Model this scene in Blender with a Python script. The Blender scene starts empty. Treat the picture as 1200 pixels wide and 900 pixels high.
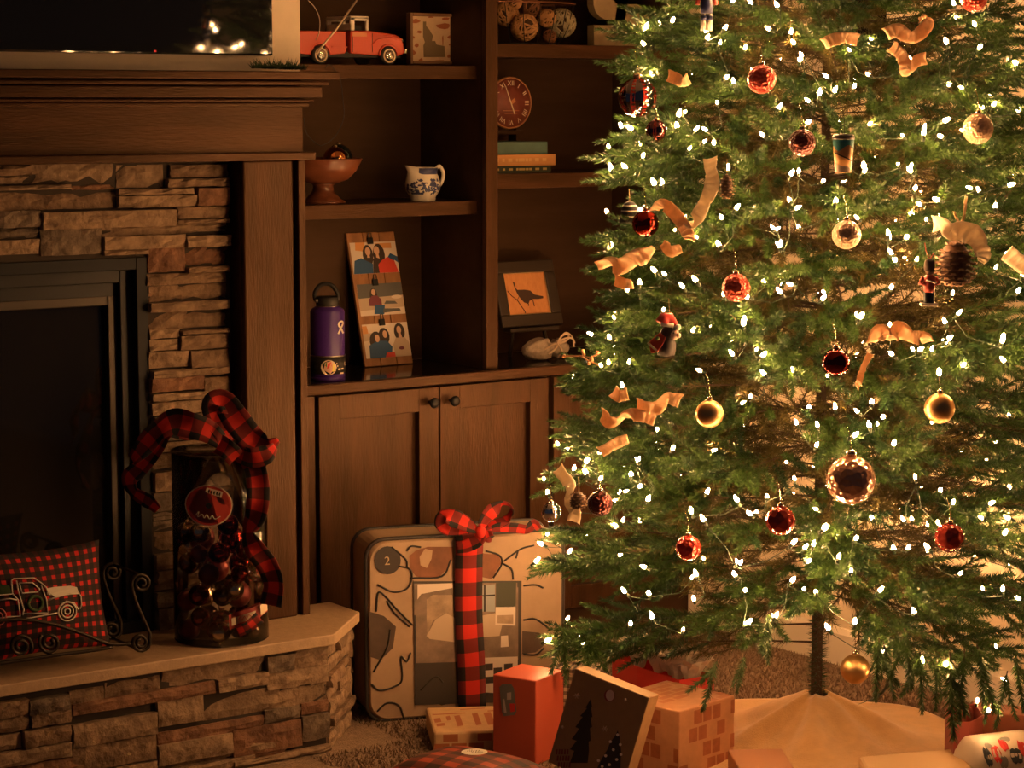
import bpy, bmesh, math, random
import numpy as np
from mathutils import Vector, Matrix

rnd = random.Random(7)
scene = bpy.context.scene
C = scene.collection
PI = math.pi

# ---------------------------------------------------------------- camera, world, exposure
F = 2700.0; YH = 120.0
PITCH = math.atan((450 - YH) / F); YAW = math.radians(35.24)
CAM = np.array([-2.952, -5.077, 1.5])
FW = np.array([math.sin(YAW)*math.cos(PITCH), math.cos(YAW)*math.cos(PITCH), -math.sin(PITCH)])
RT = np.array([math.cos(YAW), -math.sin(YAW), 0.0]); UP = np.cross(RT, FW)
cd = bpy.data.cameras.new('camera'); cam = bpy.data.objects.new('camera', cd); C.objects.link(cam)
cd.sensor_width = 36; cd.lens = 36 * F / 1200; cd.clip_start = .05; cd.clip_end = 60
cam.matrix_world = Matrix(((RT[0], UP[0], -FW[0], CAM[0]), (RT[1], UP[1], -FW[1], CAM[1]),
                           (RT[2], UP[2], -FW[2], CAM[2]), (0, 0, 0, 1)))
scene.camera = cam
w = bpy.data.worlds.new('world'); scene.world = w; w.use_nodes = True
w.node_tree.nodes['Background'].inputs[0].default_value = (.85, .80, .95, 1)
w.node_tree.nodes['Background'].inputs[1].default_value = .022
vs = scene.view_settings
vs.view_transform = 'Standard'; vs.look = 'None'; vs.exposure = 0.0; vs.gamma = 1.0; vs.use_curve_mapping = False
BULB = 530.0                      # strength of the fairy-light bulbs

# ---------------------------------------------------------------- from a direction to a place
def ray(x, y):
    d = FW*F + RT*(x-600) + UP*(450-y); return d/np.linalg.norm(d)
def pz(x, y, z): d = ray(x, y); return Vector(CAM + d*(z-CAM[2])/d[2])
def py(x, y, Y): d = ray(x, y); return Vector(CAM + d*(Y-CAM[1])/d[1])
def px(x, y, X): d = ray(x, y); return Vector(CAM + d*(X-CAM[0])/d[0])
def pp(x, y, P, n):
    d = Vector(ray(x, y)); c = Vector(CAM); return c + d*((Vector(P)-c).dot(n)/d.dot(n))
def dist(p): return (Vector(p)-Vector(CAM)).dot(Vector(FW))

# ---------------------------------------------------------------- materials
MATS = {}
def mat(name, col, rough=.5, metal=0.0, var=0.0, scale=8.0, stretch=(1, 1, 1), bump=0.0, bscale=60.0,
        emis=0.0, col2=None, spec=.5, tint=None, coat=0.0, bkind='NOISE', sss=0.0, sheen=0.0, transl=0.0):
    if name in MATS: return MATS[name]
    m = bpy.data.materials.new(name); m.use_nodes = True; MATS[name] = m
    nt = m.node_tree; b = nt.nodes['Principled BSDF']
    b.inputs['Base Color'].default_value = (*col, 1); b.inputs['Roughness'].default_value = rough
    b.inputs['Metallic'].default_value = metal; b.inputs['Specular IOR Level'].default_value = spec
    b.inputs['Coat Weight'].default_value = coat; b.inputs['Coat Roughness'].default_value = .28; b.inputs['Sheen Weight'].default_value = sheen
    if tint: b.inputs['Specular Tint'].default_value = (*tint, 1)
    if emis:
        b.inputs['Emission Color'].default_value = (*col, 1); b.inputs['Emission Strength'].default_value = emis
    if var or bump or col2:
        tc = nt.nodes.new('ShaderNodeTexCoord'); mp = nt.nodes.new('ShaderNodeMapping')
        mp.inputs['Scale'].default_value = stretch; nt.links.new(tc.outputs['Object'], mp.inputs[0])
    if var or col2:
        nz = nt.nodes.new('ShaderNodeTexNoise'); nz.inputs['Scale'].default_value = scale
        nz.inputs['Detail'].default_value = 6; nz.inputs['Roughness'].default_value = .65
        nt.links.new(mp.outputs[0], nz.inputs[0])
        r = nt.nodes.new('ShaderNodeValToRGB'); r.color_ramp.elements[0].position = .32; r.color_ramp.elements[1].position = .68
        c2 = col2 if col2 else tuple(min(1, c*(1+var)) for c in col)
        c1 = col if col2 else tuple(c*(1-var) for c in col)
        r.color_ramp.elements[0].color = (*c1, 1); r.color_ramp.elements[1].color = (*c2, 1)
        nt.links.new(nz.outputs[0], r.inputs[0]); nt.links.new(r.outputs[0], b.inputs['Base Color'])
    if bump:
        if bkind == 'VORONOI':
            t = nt.nodes.new('ShaderNodeTexVoronoi'); t.inputs['Scale'].default_value = bscale; out = t.outputs['Distance']
        else:
            t = nt.nodes.new('ShaderNodeTexNoise'); t.inputs['Scale'].default_value = bscale; t.inputs['Detail'].default_value = 5; out = t.outputs[0]
        nt.links.new(mp.outputs[0], t.inputs[0])
        bp = nt.nodes.new('ShaderNodeBump'); bp.inputs['Strength'].default_value = min(1, bump); bp.inputs['Distance'].default_value = .004*max(1, bump)
        nt.links.new(out, bp.inputs['Height']); nt.links.new(bp.outputs[0], b.inputs['Normal'])
    if transl:
        o = nt.nodes['Material Output']; tr = nt.nodes.new('ShaderNodeBsdfTranslucent'); mx = nt.nodes.new('ShaderNodeMixShader')
        tr.inputs[0].default_value = (*[min(1, c*1.3) for c in col], 1); mx.inputs[0].default_value = transl
        nt.links.new(b.outputs[0], mx.inputs[1]); nt.links.new(tr.outputs[0], mx.inputs[2]); nt.links.new(mx.outputs[0], o.inputs[0])
    return m

def plaid(name, cr, ck, pu, pv, rough=.85, mixr=.28, thr=.5):
    """buffalo check on the UV map, pu x pv checks per unit of UV"""
    m = bpy.data.materials.new(name); m.use_nodes = True; nt = m.node_tree; b = nt.nodes['Principled BSDF']
    b.inputs['Roughness'].default_value = rough
    uv = nt.nodes.new('ShaderNodeUVMap'); sp = nt.nodes.new('ShaderNodeSeparateXYZ'); nt.links.new(uv.outputs[0], sp.inputs[0])
    outs = []
    for k, per in ((0, pu), (1, pv)):
        a = nt.nodes.new('ShaderNodeMath'); a.operation = 'MULTIPLY'; a.inputs[1].default_value = per
        f = nt.nodes.new('ShaderNodeMath'); f.operation = 'FRACT'
        g = nt.nodes.new('ShaderNodeMath'); g.operation = 'GREATER_THAN'; g.inputs[1].default_value = thr
        nt.links.new(sp.outputs[k], a.inputs[0]); nt.links.new(a.outputs[0], f.inputs[0]); nt.links.new(f.outputs[0], g.inputs[0]); outs.append(g)
    s = nt.nodes.new('ShaderNodeMath'); s.operation = 'ADD'; nt.links.new(outs[0].outputs[0], s.inputs[0]); nt.links.new(outs[1].outputs[0], s.inputs[1])
    h = nt.nodes.new('ShaderNodeMath'); h.operation = 'MULTIPLY'; h.inputs[1].default_value = .5; nt.links.new(s.outputs[0], h.inputs[0])
    r = nt.nodes.new('ShaderNodeValToRGB'); r.color_ramp.interpolation = 'CONSTANT'
    r.color_ramp.elements[0].color = (*cr, 1); r.color_ramp.elements[1].position = .9; r.color_ramp.elements[1].color = (*ck, 1)
    e = r.color_ramp.elements.new(.4); e.color = (*[x*mixr+y*(1-mixr) for x, y in zip(cr, ck)], 1)
    nt.links.new(h.outputs[0], r.inputs[0]); nt.links.new(r.outputs[0], b.inputs['Base Color'])
    return m

def clear_plastic(name, tint=(1, 1, 1), base=.06):
    m = bpy.data.materials.new(name); m.use_nodes = True; nt = m.node_tree; nt.nodes.remove(nt.nodes['Principled BSDF'])
    o = nt.nodes['Material Output']; t = nt.nodes.new('ShaderNodeBsdfTransparent'); t.inputs[0].default_value = (*tint, 1)
    g = nt.nodes.new('ShaderNodeBsdfGlossy'); g.inputs['Roughness'].default_value = .06
    fr = nt.nodes.new('ShaderNodeFresnel'); fr.inputs[0].default_value = 1.45
    mx = nt.nodes.new('ShaderNodeMixShader'); nt.links.new(fr.outputs[0], mx.inputs[0])
    nt.links.new(t.outputs[0], mx.inputs[1]); nt.links.new(g.outputs[0], mx.inputs[2]); nt.links.new(mx.outputs[0], o.inputs[0])
    return m

WOOD = mat('stained_wood', (.038, .0160, .0078), .38, spec=.35, tint=(1, .62, .38), var=.55, scale=7, stretch=(3, 3, .35), bump=.35, bscale=90)
WOODH = mat('stained_wood_horizontal', (.038, .0160, .0078), .38, spec=.35, tint=(1, .62, .38), var=.55, scale=7, stretch=(.35, 3, 3), bump=.35, bscale=90)
DARKWOOD = mat('dark_shelf_wood', (.032, .017, .011), .5, spec=.3, tint=(1, .62, .38), var=.3, scale=5, stretch=(.4, 3, 3), bump=.1, bscale=90)
STONE = [mat('ledger_stone_'+n, c, .85, col2=d, scale=22, bump=2.4, bscale=38) for n, c, d in (
    ('tan', (.085, .048, .027), (.25, .155, .09)), ('rust', (.085, .035, .018), (.24, .115, .06)),
    ('buff', (.12, .072, .042), (.31, .205, .125)), ('grey', (.06, .040, .028), (.19, .135, .092)))]
MORTAR = mat('mortar', (.035, .024, .018), .95)
LIMESTONE = mat('hearth_slab_stone', (.40, .27, .165), .6, var=.12, scale=60, bump=.25, bscale=200)
BLACKMETAL = mat('black_metal', (.010, .010, .012), .42, spec=.3)
GREYMETAL = mat('dark_grey_metal', (.012, .013, .016), .55, spec=.2)
FIREGLASS = mat('fire_glass', (.012, .010, .009), .06, spec=.5)
SCREEN = mat('screen_glass', (.006, .006, .008), .035)
BEZEL = mat('gloss_black', (.006, .006, .006), .05)
WALLP = mat('beige_wall_paint', (.74, .61, .46), .8, var=.03, scale=30, bump=.15, bscale=300)
TRIMW = mat('cream_trim_paint', (.76, .66, .54), .5)
CARPET = mat('brown_carpet', (.16, .105, .068), 1.0, col2=(.30, .20, .13), scale=90, bump=1.0, bscale=220)
NEEDLE = mat('fir_needle_green', (.017, .050, .013), .42, transl=.15)
TIPN = mat('fir_needle_tip', (.040, .086, .017), .40, transl=.18)
TINSEL = mat('fir_needle_olive', (.085, .068, .014), .5, transl=.15)
BARK = mat('branch_brown', (.06, .035, .02), .8)
LIT = mat('lit_bulb', (1.0, .50, .185), .3, emis=BULB)
SOCKET = mat('bulb_socket_green', (.012, .03, .012), .5)
BURLAP = mat('burlap_ribbon', (.74, .50, .30), .85, var=.15, scale=120, bump=.4, bscale=500, transl=.25)
CREAMR = mat('cream_ribbon', (.82, .68, .52), .8, var=.1, scale=80, bump=.3, bscale=400, transl=.25)
GOLD = mat('matte_gold', (.62, .37, .15), .36, 1.0)
CAPG = mat('ornament_cap', (.70, .55, .35), .25, 1.0)
REDG = mat('red_mirror_glass', (.42, .045, .028), .09, .7)
REDGL = mat('red_glitter', (.42, .05, .03), .28, .7, bump=1.0, bscale=150, bkind='VORONOI')
DKRED = mat('dark_red_glass', (.19, .022, .02), .10, 1.0)
DKGL = mat('dark_plum_glitter', (.09, .025, .022), .3, 1.0, bump=1.0, bscale=160, bkind='VORONOI')
CHAMP = mat('champagne_glitter', (.46, .29, .185), .28, .5, bump=.8, bscale=170, bkind='VORONOI')
ROSE = mat('rose_faceted_glass', (.50, .27, .18), .14, .55, bump=1.0, bscale=75, bkind='VORONOI')
SILVER = mat('silver_mirror', (.75, .75, .78), .06, 1.0)
CONE = mat('pinecone_brown', (.13, .065, .035), .75, var=.3, scale=40)
CONET = mat('pinecone_scale_tip', (.30, .17, .09), .7)
TWINE = mat('jute_twine', (.45, .28, .14), .9)
SKIRTM = mat('tan_skirt_fabric', (.60, .34, .135), .95, var=.1, scale=30, bump=.6, bscale=350, sheen=.4)
WHITE = mat('white_paint', (.72, .66, .58), .5)
CREAM = mat('cream_print', (.66, .52, .38), .6)
BLACK = mat('black_print', (.012, .011, .011), .6)
RED = mat('red_paint', (.52, .055, .022), .32, coat=.3)
REDPAPER = mat('red_paper', (.48, .085, .045), .5)
REDBRIGHT = mat('bright_red_paper', (.62, .035, .03), .5)
KRAFT = mat('kraft_paper', (.46, .27, .13), .6, var=.1, scale=40)
BROWNINK = mat('brown_red_ink', (.36, .11, .045), .65)
SILVERY = mat('chrome', (.7, .68, .65), .15, 1.0)
PLAID = plaid('buffalo_plaid_ribbon', (.60, .022, .012), (.012, .009, .009), 1, 1)
PLAIDP = plaid('buffalo_plaid_pillow', (.62, .02, .014), (.012, .008, .008), 13, 10, .85, .08, .42)
PLAIDG = plaid('buffalo_plaid_wrap', (.36, .055, .022), (.035, .013, .010), 4.5, 5.5, .6)
PLAIDW = plaid('grey_plaid_wrap', (.5, .38, .28), (.03, .02, .018), 9, 9, .6)
CLEAR = clear_plastic('clear_plastic')
PANE = mat('night_window_pane', (.006, .006, .008), .06)

# ---------------------------------------------------------------- mesh builder
class MB:
    def __init__(s): s.v = []; s.f = []; s.m = []; s.s = []; s.uv = {}
    def add(s, vs, fs, mi=0, smooth=False, uvs=None):
        o = len(s.v); s.v += [tuple(v) for v in vs]
        for k, f in enumerate(fs):
            if uvs: s.uv[len(s.f)] = [uvs[i] for i in f]
            s.f.append([i+o for i in f]); s.m.append(mi); s.s.append(smooth)
        return s
    def box(s, x0, x1, y0, y1, z0, z1, mi=0):
        return s.add([(x0,y0,z0),(x1,y0,z0),(x1,y1,z0),(x0,y1,z0),(x0,y0,z1),(x1,y0,z1),(x1,y1,z1),(x0,y1,z1)],
                     [(0,3,2,1),(4,5,6,7),(0,1,5,4),(1,2,6,5),(2,3,7,6),(3,0,4,7)], mi)
    def obox(s, c, ax, ay, az, mi=0):
        """box about a centre with half-axis vectors"""
        c, ax, ay, az = map(Vector, (c, ax, ay, az))
        vs = [c+ax*i+ay*j+az*k for i, j, k in ((-1,-1,-1),(1,-1,-1),(1,1,-1),(-1,1,-1),(-1,-1,1),(1,-1,1),(1,1,1),(-1,1,1))]
        return s.add(vs, [(0,3,2,1),(4,5,6,7),(0,1,5,4),(1,2,6,5),(2,3,7,6),(3,0,4,7)], mi)
    def prism(s, poly, off, mi=0):
        n = len(poly); off = Vector(off); vs = [Vector(p) for p in poly]+[Vector(p)+off for p in poly]
        return s.add(vs, [tuple(range(n))[::-1], tuple(range(n, 2*n))]+[(i, (i+1)%n, n+(i+1)%n, n+i) for i in range(n)], mi)
    def poly(s, pts, mi=0): return s.add([Vector(p) for p in pts], [tuple(range(len(pts)))], mi)
    def tube(s, pts, r, n=6, mi=0, closed=False):
        pts = [Vector(p) for p in pts]; k = len(pts); rs = r if isinstance(r, (list, tuple)) else [r]*k
        vs = []; prev = None
        for i, p in enumerate(pts):
            t = (pts[(i+1) % k if closed else min(i+1, k-1)]-pts[(i-1) % k if closed else max(i-1, 0)])
            t = t.normalized() if t.length > 1e-9 else Vector((0, 0, 1))
            if prev is None: a = t.orthogonal().normalized()
            else: a = prev-t*prev.dot(t); a = a.normalized() if a.length > 1e-6 else t.orthogonal().normalized()
            prev = a; b = t.cross(a)
            vs += [p+(a*math.cos(2*PI*j/n)+b*math.sin(2*PI*j/n))*rs[i] for j in range(n)]
        fs = [(i*n+j, i*n+(j+1)%n, ((i+1)%k)*n+(j+1)%n, ((i+1)%k)*n+j) for i in range(k if closed else k-1) for j in range(n)]
        if not closed: fs += [tuple(range(n))[::-1], tuple(range((k-1)*n, k*n))]
        return s.add(vs, fs, mi, True)
    def lathe(s, prof, n=20, c=(0, 0, 0), mi=0, ax=None, smooth=True):
        """profile [(r, h)] turned about an axis (default z) through c"""
        c = Vector(c); z = Vector(ax or (0, 0, 1)).normalized(); x = z.orthogonal().normalized(); y = z.cross(x)
        if ax is None: x, y = Vector((1, 0, 0)), Vector((0, 1, 0))
        k = len(prof); vs = [c+z*h+(x*math.cos(2*PI*j/n)+y*math.sin(2*PI*j/n))*r for r, h in prof for j in range(n)]
        fs = [(i*n+j, i*n+(j+1)%n, (i+1)*n+(j+1)%n, (i+1)*n+j) for i in range(k-1) for j in range(n)]
        if prof[0][0] > 1e-5: fs.append(tuple(range(n))[::-1])
        if prof[-1][0] > 1e-5: fs.append(tuple(range((k-1)*n, k*n)))
        return s.add(vs, fs, mi, smooth)
    def ball(s, c, r, n=20, m=12, mi=0, sc=(1, 1, 1)):
        c = Vector(c); vs = [c+Vector((0, 0, -r*sc[2]))]
        for i in range(1, m):
            a = -PI/2+PI*i/m
            vs += [c+Vector((r*sc[0]*math.cos(a)*math.cos(2*PI*j/n), r*sc[1]*math.cos(a)*math.sin(2*PI*j/n), r*sc[2]*math.sin(a))) for j in range(n)]
        vs.append(c+Vector((0, 0, r*sc[2]))); e = len(vs)-1
        fs = [(0, 1+(j+1)%n, 1+j) for j in range(n)]+[(1+i*n+j, 1+i*n+(j+1)%n, 1+(i+1)*n+(j+1)%n, 1+(i+1)*n+j) for i in range(m-2) for j in range(n)]
        fs += [(1+(m-2)*n+j, 1+(m-2)*n+(j+1)%n, e) for j in range(n)]
        return s.add(vs, fs, mi, True)
    def mesh(s, name, inv=None):
        me = bpy.data.meshes.new(name); vs = s.v
        if inv is not None: vs = [tuple(inv @ Vector(v)) for v in vs]
        me.from_pydata(vs, [], s.f)
        me.polygons.foreach_set('material_index', s.m); me.polygons.foreach_set('use_smooth', s.s)
        if s.uv:
            ul = me.uv_layers.new(name='UVMap')
            for p in me.polygons:
                u = s.uv.get(p.index)
                if u:
                    for li, c in zip(p.loop_indices, u): ul.data[li].uv = c
        me.update(); return me

ROOTM = {}
def put(mb, name, mats, parent=None, bev=0, solid=0, sub=0):
    """one mesh object; with a parent the (world) coordinates are brought into the thing's own frame"""
    if not isinstance(mats, (list, tuple)): mats = [mats]
    if parent is None:
        vs = np.array(mb.v); lo, hi = vs.min(0), vs.max(0); loc = Vector(((lo[0]+hi[0])/2, (lo[1]+hi[1])/2, lo[2])); M = Matrix.Translation(loc)
    else: M = ROOTM[parent.name]
    me = mb.mesh(name, M.inverted())
    for m in mats: me.materials.append(m)
    o = bpy.data.objects.new(name, me); C.objects.link(o)
    if parent is None: o.matrix_world = M
    else: o.parent = parent
    ROOTM[o.name] = M
    if bev:
        b = o.modifiers.new('Bevel', 'BEVEL'); b.width = bev; b.segments = 2; b.limit_method = 'ANGLE'; b.angle_limit = .6
    if solid:
        b = o.modifiers.new('Solidify', 'SOLIDIFY'); b.thickness = solid; b.offset = 0
    if sub:
        b = o.modifiers.new('Subdivision', 'SUBSURF'); b.levels = sub; b.render_levels = sub
    return o
def tag(o, label, cat, group=None, kind=None):
    o['label'] = label; o['category'] = cat
    if group: o['group'] = group
    if kind: o['kind'] = kind
    return o
def thing(name, label, cat, loc=(0, 0, 0), group=None):
    o = bpy.data.objects.new(name, None); C.objects.link(o); o.location = loc; o.empty_display_size = .05
    ROOTM[o.name] = Matrix.Translation(Vector(loc)); return tag(o, label, cat, group)
def struct(name, mb, m, parent=None, bev=0):
    o = put(mb, name, m, parent, bev)
    if parent is None: o['kind'] = 'structure'
    return o
def B(*a): return MB().box(*a)

def catmull(pts, k=6):
    pts = [Vector(p) for p in pts]; out = []
    q = [pts[0]*2-pts[1]]+pts+[pts[-1]*2-pts[-2]]
    for i in range(1, len(q)-2):
        a, b, c, d = q[i-1], q[i], q[i+1], q[i+2]
        for j in range(k):
            t = j/k
            out.append(.5*((2*b)+(c-a)*t+(2*a-5*b+4*c-d)*t*t+(-a+3*b-3*c+d)*t**3))
    out.append(pts[-1]); return out
def ribbon(mb, pts, width, twist=None, view=None, k=6, mi=0, check=None, wprof=None):
    """a band along pts: its width lies across the path, turned about the path by twist (radians)"""
    P = catmull(pts, k); n = len(P); view = Vector(view) if view is not None else Vector(FW)
    tw = twist or [0]*len(pts); vs = []; uv = []; L = 0; check = check or width
    for i, p in enumerate(P):
        t = (P[min(i+1, n-1)]-P[max(i-1, 0)]).normalized()
        a = view.cross(t)
        a = a.normalized() if a.length > 1e-4 else t.orthogonal().normalized()
        b = t.cross(a); s = i/k; j = min(int(s), len(tw)-2) if len(tw) > 1 else 0; fr = s-j
        ph = tw[j]*(1-fr)+tw[min(j+1, len(tw)-1)]*fr
        d = a*math.cos(ph)+b*math.sin(ph); wd = width
        if wprof: wd *= wprof[j]*(1-fr)+wprof[min(j+1, len(wprof)-1)]*fr
        if i: L += (P[i]-P[i-1]).length
        curl = b*math.cos(ph)-a*math.sin(ph)
        for q in range(5):
            e = q/4-.5; vs.append(p+d*wd*e+curl*wd*(.12*(1-4*e*e))); uv.append((L/check, .75+(q/4)*width/check))
    fs = [(i*5+q, i*5+q+1, (i+1)*5+q+1, (i+1)*5+q) for i in range(n-1) for q in range(4)]
    return mb.add(vs, fs, mi, True, uv)
def text_poly(body, size):
    cu = bpy.data.curves.new('t', 'FONT'); cu.body = body; cu.size = size; cu.align_x = 'CENTER'; cu.align_y = 'CENTER'; cu.resolution_u = 3
    o = bpy.data.objects.new('t', cu); C.objects.link(o); dg = bpy.context.evaluated_depsgraph_get()
    me = bpy.data.meshes.new_from_object(o.evaluated_get(dg)); V = [v.co.copy() for v in me.vertices]; Fs = [tuple(p.vertices) for p in me.polygons]
    bpy.data.objects.remove(o); bpy.data.curves.remove(cu); bpy.data.meshes.remove(me); return V, Fs
def text_on(mb, body, size, c, u, v, mi=0, rot=0):
    V, Fs = text_poly(body, size); c, u, v = Vector(c), Vector(u), Vector(v)
    cr, sr = math.cos(rot), math.sin(rot)
    return mb.add([c+u*(p.x*cr-p.y*sr)+v*(p.x*sr+p.y*cr) for p in V], Fs, mi)

# ================================================================ THE SETTING
RW = 1.27
struct('floor', B(-3.6, RW, -5.4, .45, -.05, 0), CARPET)
struct('wall_back', B(-3.6, RW+.1, .45, .55, -.05, 2.75), WALLP)
struct('wall_right', B(RW, RW+.1, -2.7, .45, -.05, 2.75), WALLP)
struct('ceiling', B(-3.6, RW+.1, -2.7, .55, 2.75, 2.85), mat('ceiling_paint', (.40, .34, .28), .9))
struct('baseboard_right', MB().prism([(RW, -2.7, 0), (RW-.016, -2.7, 0), (RW-.016, -2.7, .085), (RW-.009, -2.7, .10), (RW, -2.7, .10)], (0, 2.69, 0)), TRIMW)
# dark night window high on the right wall, seen through the tree
win = bpy.data.objects.new('window_1', None); C.objects.link(win); win.location = (RW, -.64, 1.62); win['kind'] = 'structure'
ROOTM[win.name] = Matrix.Translation(win.location)
put(B(RW-.006, RW+.01, -.78, -.50, 1.62, 2.3), 'window_pane', PANE, win)
for a in ((-.83, -.78, 1.57, 2.35), (-.50, -.45, 1.57, 2.35), (-.78, -.50, 1.57, 1.62), (-.78, -.50, 2.30, 2.35)):
    put(B(RW-.022, RW+.005, *a), 'window_frame', TRIMW, win, .004)

# chimney breast above the mantel
struct('wall_chimney', B(-1.95, -.207, -.33, .45, 1.57, 2.75), WALLP)

# ================================================================ STONES
def stone(u0, u1, z0, z1, org, ud, nd, depth, m, parent, name='stone'):
    """one split-face ledger stone on the plane org + u*ud + z, standing 'depth' proud along nd"""
    g = .0016; u0 += g; u1 -= g; z0 += g; z1 -= g
    nu = max(3, min(7, int((u1-u0)/.03)+2)); nz = 3
    org, ud, nd = Vector(org), Vector(ud), Vector(nd); vs = []
    tilt = rnd.uniform(-.003, .003)
    for k in range(nz+1):
        for i in range(nu+1):
            a, b = i/nu, k/nz; edge = (i in (0, nu)) or (k in (0, nz))
            d = depth+tilt*(b-.5)*2+rnd.uniform(-.0030, .0030)-(.0035 if edge else 0)
            u = u0+(u1-u0)*a+(0 if not edge else rnd.uniform(-.001, .001)); z = z0+(z1-z0)*b+(rnd.uniform(-.0009, .0009) if k in (0, nz) else rnd.uniform(-.003, .003))
            vs.append(org+ud*u+nd*d+Vector((0, 0, z)))
    W = nu+1; fs = [(k*W+i, k*W+i+1, (k+1)*W+i+1, (k+1)*W+i) for k in range(nz) for i in range(nu)]
    ring = [i for i in range(W)]+[k*W+nu for k in range(1, nz+1)]+[nz*W+i for i in range(nu-1, -1, -1)]+[k*W for k in range(nz-1, 0, -1)]
    o = len(vs); vs += [vs[i]-nd*(depth+.02) for i in ring]; n = len(ring)
    fs += [(ring[j], o+j, o+(j+1)%n, ring[(j+1)%n]) for j in range(n)]
    mb = MB().add(vs, fs); return put(mb, name, m, parent)
def rows(u0, u1, z0, z1, fn, hmin=.028, hmax=.052, wmin=.08, wmax=.26):
    z = z1
    while z > z0+.004:
        h = min(rnd.uniform(hmin, hmax), z-z0)
        if z-h-z0 < .02: h = z-z0
        u = u0
        while u < u1-.004:
            wd = rnd.uniform(wmin, wmax)
            if u1-u-wd < .05: wd = u1-u
            if rnd.random() < .25 and h > .04:
                s = rnd.uniform(.4, .6); fn(u, u+wd, z-h, z-h*s); fn(u, u+wd, z-h*s, z)
            else: fn(u, u+wd, z-h, z)
            u += wd
        z -= h
def smat(): return rnd.choice((STONE[0], STONE[0], STONE[1], STONE[2], STONE[2], STONE[3]))

# ================================================================ FIREPLACE
FP = thing('fireplace', 'dark wood fireplace surround with stacked ledger stone around a black firebox', 'fireplace', (-1.05, -.3, .28))
PY, SY = -.36, -.30                                   # pillar face, stone bed
XO = -.600                                            # right edge of the fire opening
ZH = .28
put(B(-1.88, -.385, SY, SY+.03, 1.150, 1.39), 'stone_backing', MORTAR, FP)
put(B(XO, -.385, SY, SY+.03, ZH, 1.150), 'stone_backing', MORTAR, FP)
put(B(-1.88, -1.50, SY, SY+.03, ZH, 1.150), 'stone_backing', MORTAR, FP)
def fst(u0, u1, z0, z1, d=None): stone(u0, u1, z0, z1, (0, SY, 0), (1, 0, 0), (0, -1, 0), d if d is not None else rnd.choice((.004, .012, .02, .026)), smat(), FP)
HEAD = [(-8,194,37,206),(-8,207,37,216),(38,192,135,216),(139,193,194,220),(201,193,268,208),(196,209,268,219),(-8,217,83,223),(87,217,137,223),
        (139,221,228,228),(-8,224,138,246),(139,229,230,243),(231,220,268,241),(-8,247,48,267),(49,247,206,267),(208,242,268,256),(207,257,268,262),
        (-8,268,48,280),(-8,281,48,299),(49,268,121,299),(122,276,217,292),(122,263,268,275),(218,276,270,289),(122,293,174,299),(175,290,219,319),(220,290,270,311),
        (220,312,268,319),(174,320,267,333),(177,334,268,352),(175,353,268,364),(177,365,268,385),(177,386,212,397),(213,386,268,391),(177,398,211,411),
        (212,392,268,409),(176,412,223,431),(224,410,268,430),(179,432,268,441),(177,442,238,458),(239,442,268,458),(178,459,268,468),(178,469,268,484)]
for x0, y0, x1, y1 in HEAD:
    y0 -= .6; y1 += .6; x0 -= .5; x1 += .5
    ym = (y0+y1)/2; a, b = py(x0, ym, SY-.015), py(x1, ym, SY-.015); xm = (x0+x1)/2
    thin = (y1-y0) < 12
    fst(max(a.x, -9), min(b.x, -.385), py(xm, y1, SY-.015).z, py(xm, y0, SY-.015).z, .024 if (thin and rnd.random() < .6) else None)
zc0 = py(220, 485, SY-.015).z
rows(XO+.003, -.388, ZH, zc0, fst, wmin=.09, wmax=.22)
xl = py(-8, 245, SY-.015).x
rows(-1.88, xl, 1.152, 1.385, fst); rows(-1.88, -1.50, ZH, 1.150, fst)
# wooden pillars
def pillar(x0, x1, out):
    p = put(B(min(x0, x1), max(x0, x1), PY+.012, .0, ZH, 1.366), 'pillar', WOOD, FP, .003)
    a, b = (x0, x0+.132*out)
    put(B(min(a, b), max(a, b), PY-.006, PY+.012, ZH, 1.366), 'pillar_board', WOOD, p, .004)
    c, d = x1-.020*out, x1
    put(B(min(c, d), max(c, d), PY-.006, PY+.012, ZH, 1.366), 'edge_trim', WOOD, p, .002)
pillar(-.383, -.217, 1); pillar(-1.717, -1.883, -1)
# frieze board, bead under it, stepped crown
put(B(-1.88, -.219, PY, SY, 1.384, 1.492), 'frieze', WOODH, FP, .002)
put(B(-1.905, -.197, PY-.022, SY, 1.366, 1.385), 'bead_strip', WOODH, FP, .003)
for z0, z1, o in ((1.490, 1.500, .012), (1.5015, 1.508, .020), (1.511, 1.537, .034), (1.5395, 1.549, .046), (1.5525, 1.571, .064)):
    put(B(-1.88-o, -.219+o, PY-o, SY+.02, z0, z1), 'crown_moulding', WOODH, FP, .003)
put(B(-1.88, -.222, PY+.004, SY+.02, 1.488, 1.556), 'crown_core', DARKWOOD, FP)
# firebox: outer steel frame, inner frame, glass, chamber
def frame(mb, x0, x1, z0, z1, t, y0, y1):
    mb.box(x0, x0+t, y0, y1, z0, z1); mb.box(x1-t, x1, y0, y1, z0, z1); mb.box(x0+t, x1-t, y0, y1, z1-t, z1); mb.box(x0+t, x1-t, y0, y1, z0, z0+t); return mb
for x0, x1, z1, t, y0, y1, nm, mt in ((-1.50, XO, 1.150, .028, SY-.004, SY+.06, 'firebox_frame', GREYMETAL), (-1.472, XO-.028, 1.122, .03, SY+.02, SY+.07, 'firebox_frame', BLACKMETAL),
                                      (-1.44, XO-.060, 1.062, .022, SY+.035, SY+.075, 'door_frame', mat('bronze_metal', (.05, .04, .032), .4, .6))):
    put(frame(MB(), x0, x1, ZH, z1, t, y0, y1), nm, mt, FP, .002)
put(B(-1.442, XO-.058, SY+.035, SY+.075, 1.06, 1.094), 'vent_bar', BLACKMETAL, FP, .002)
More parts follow.
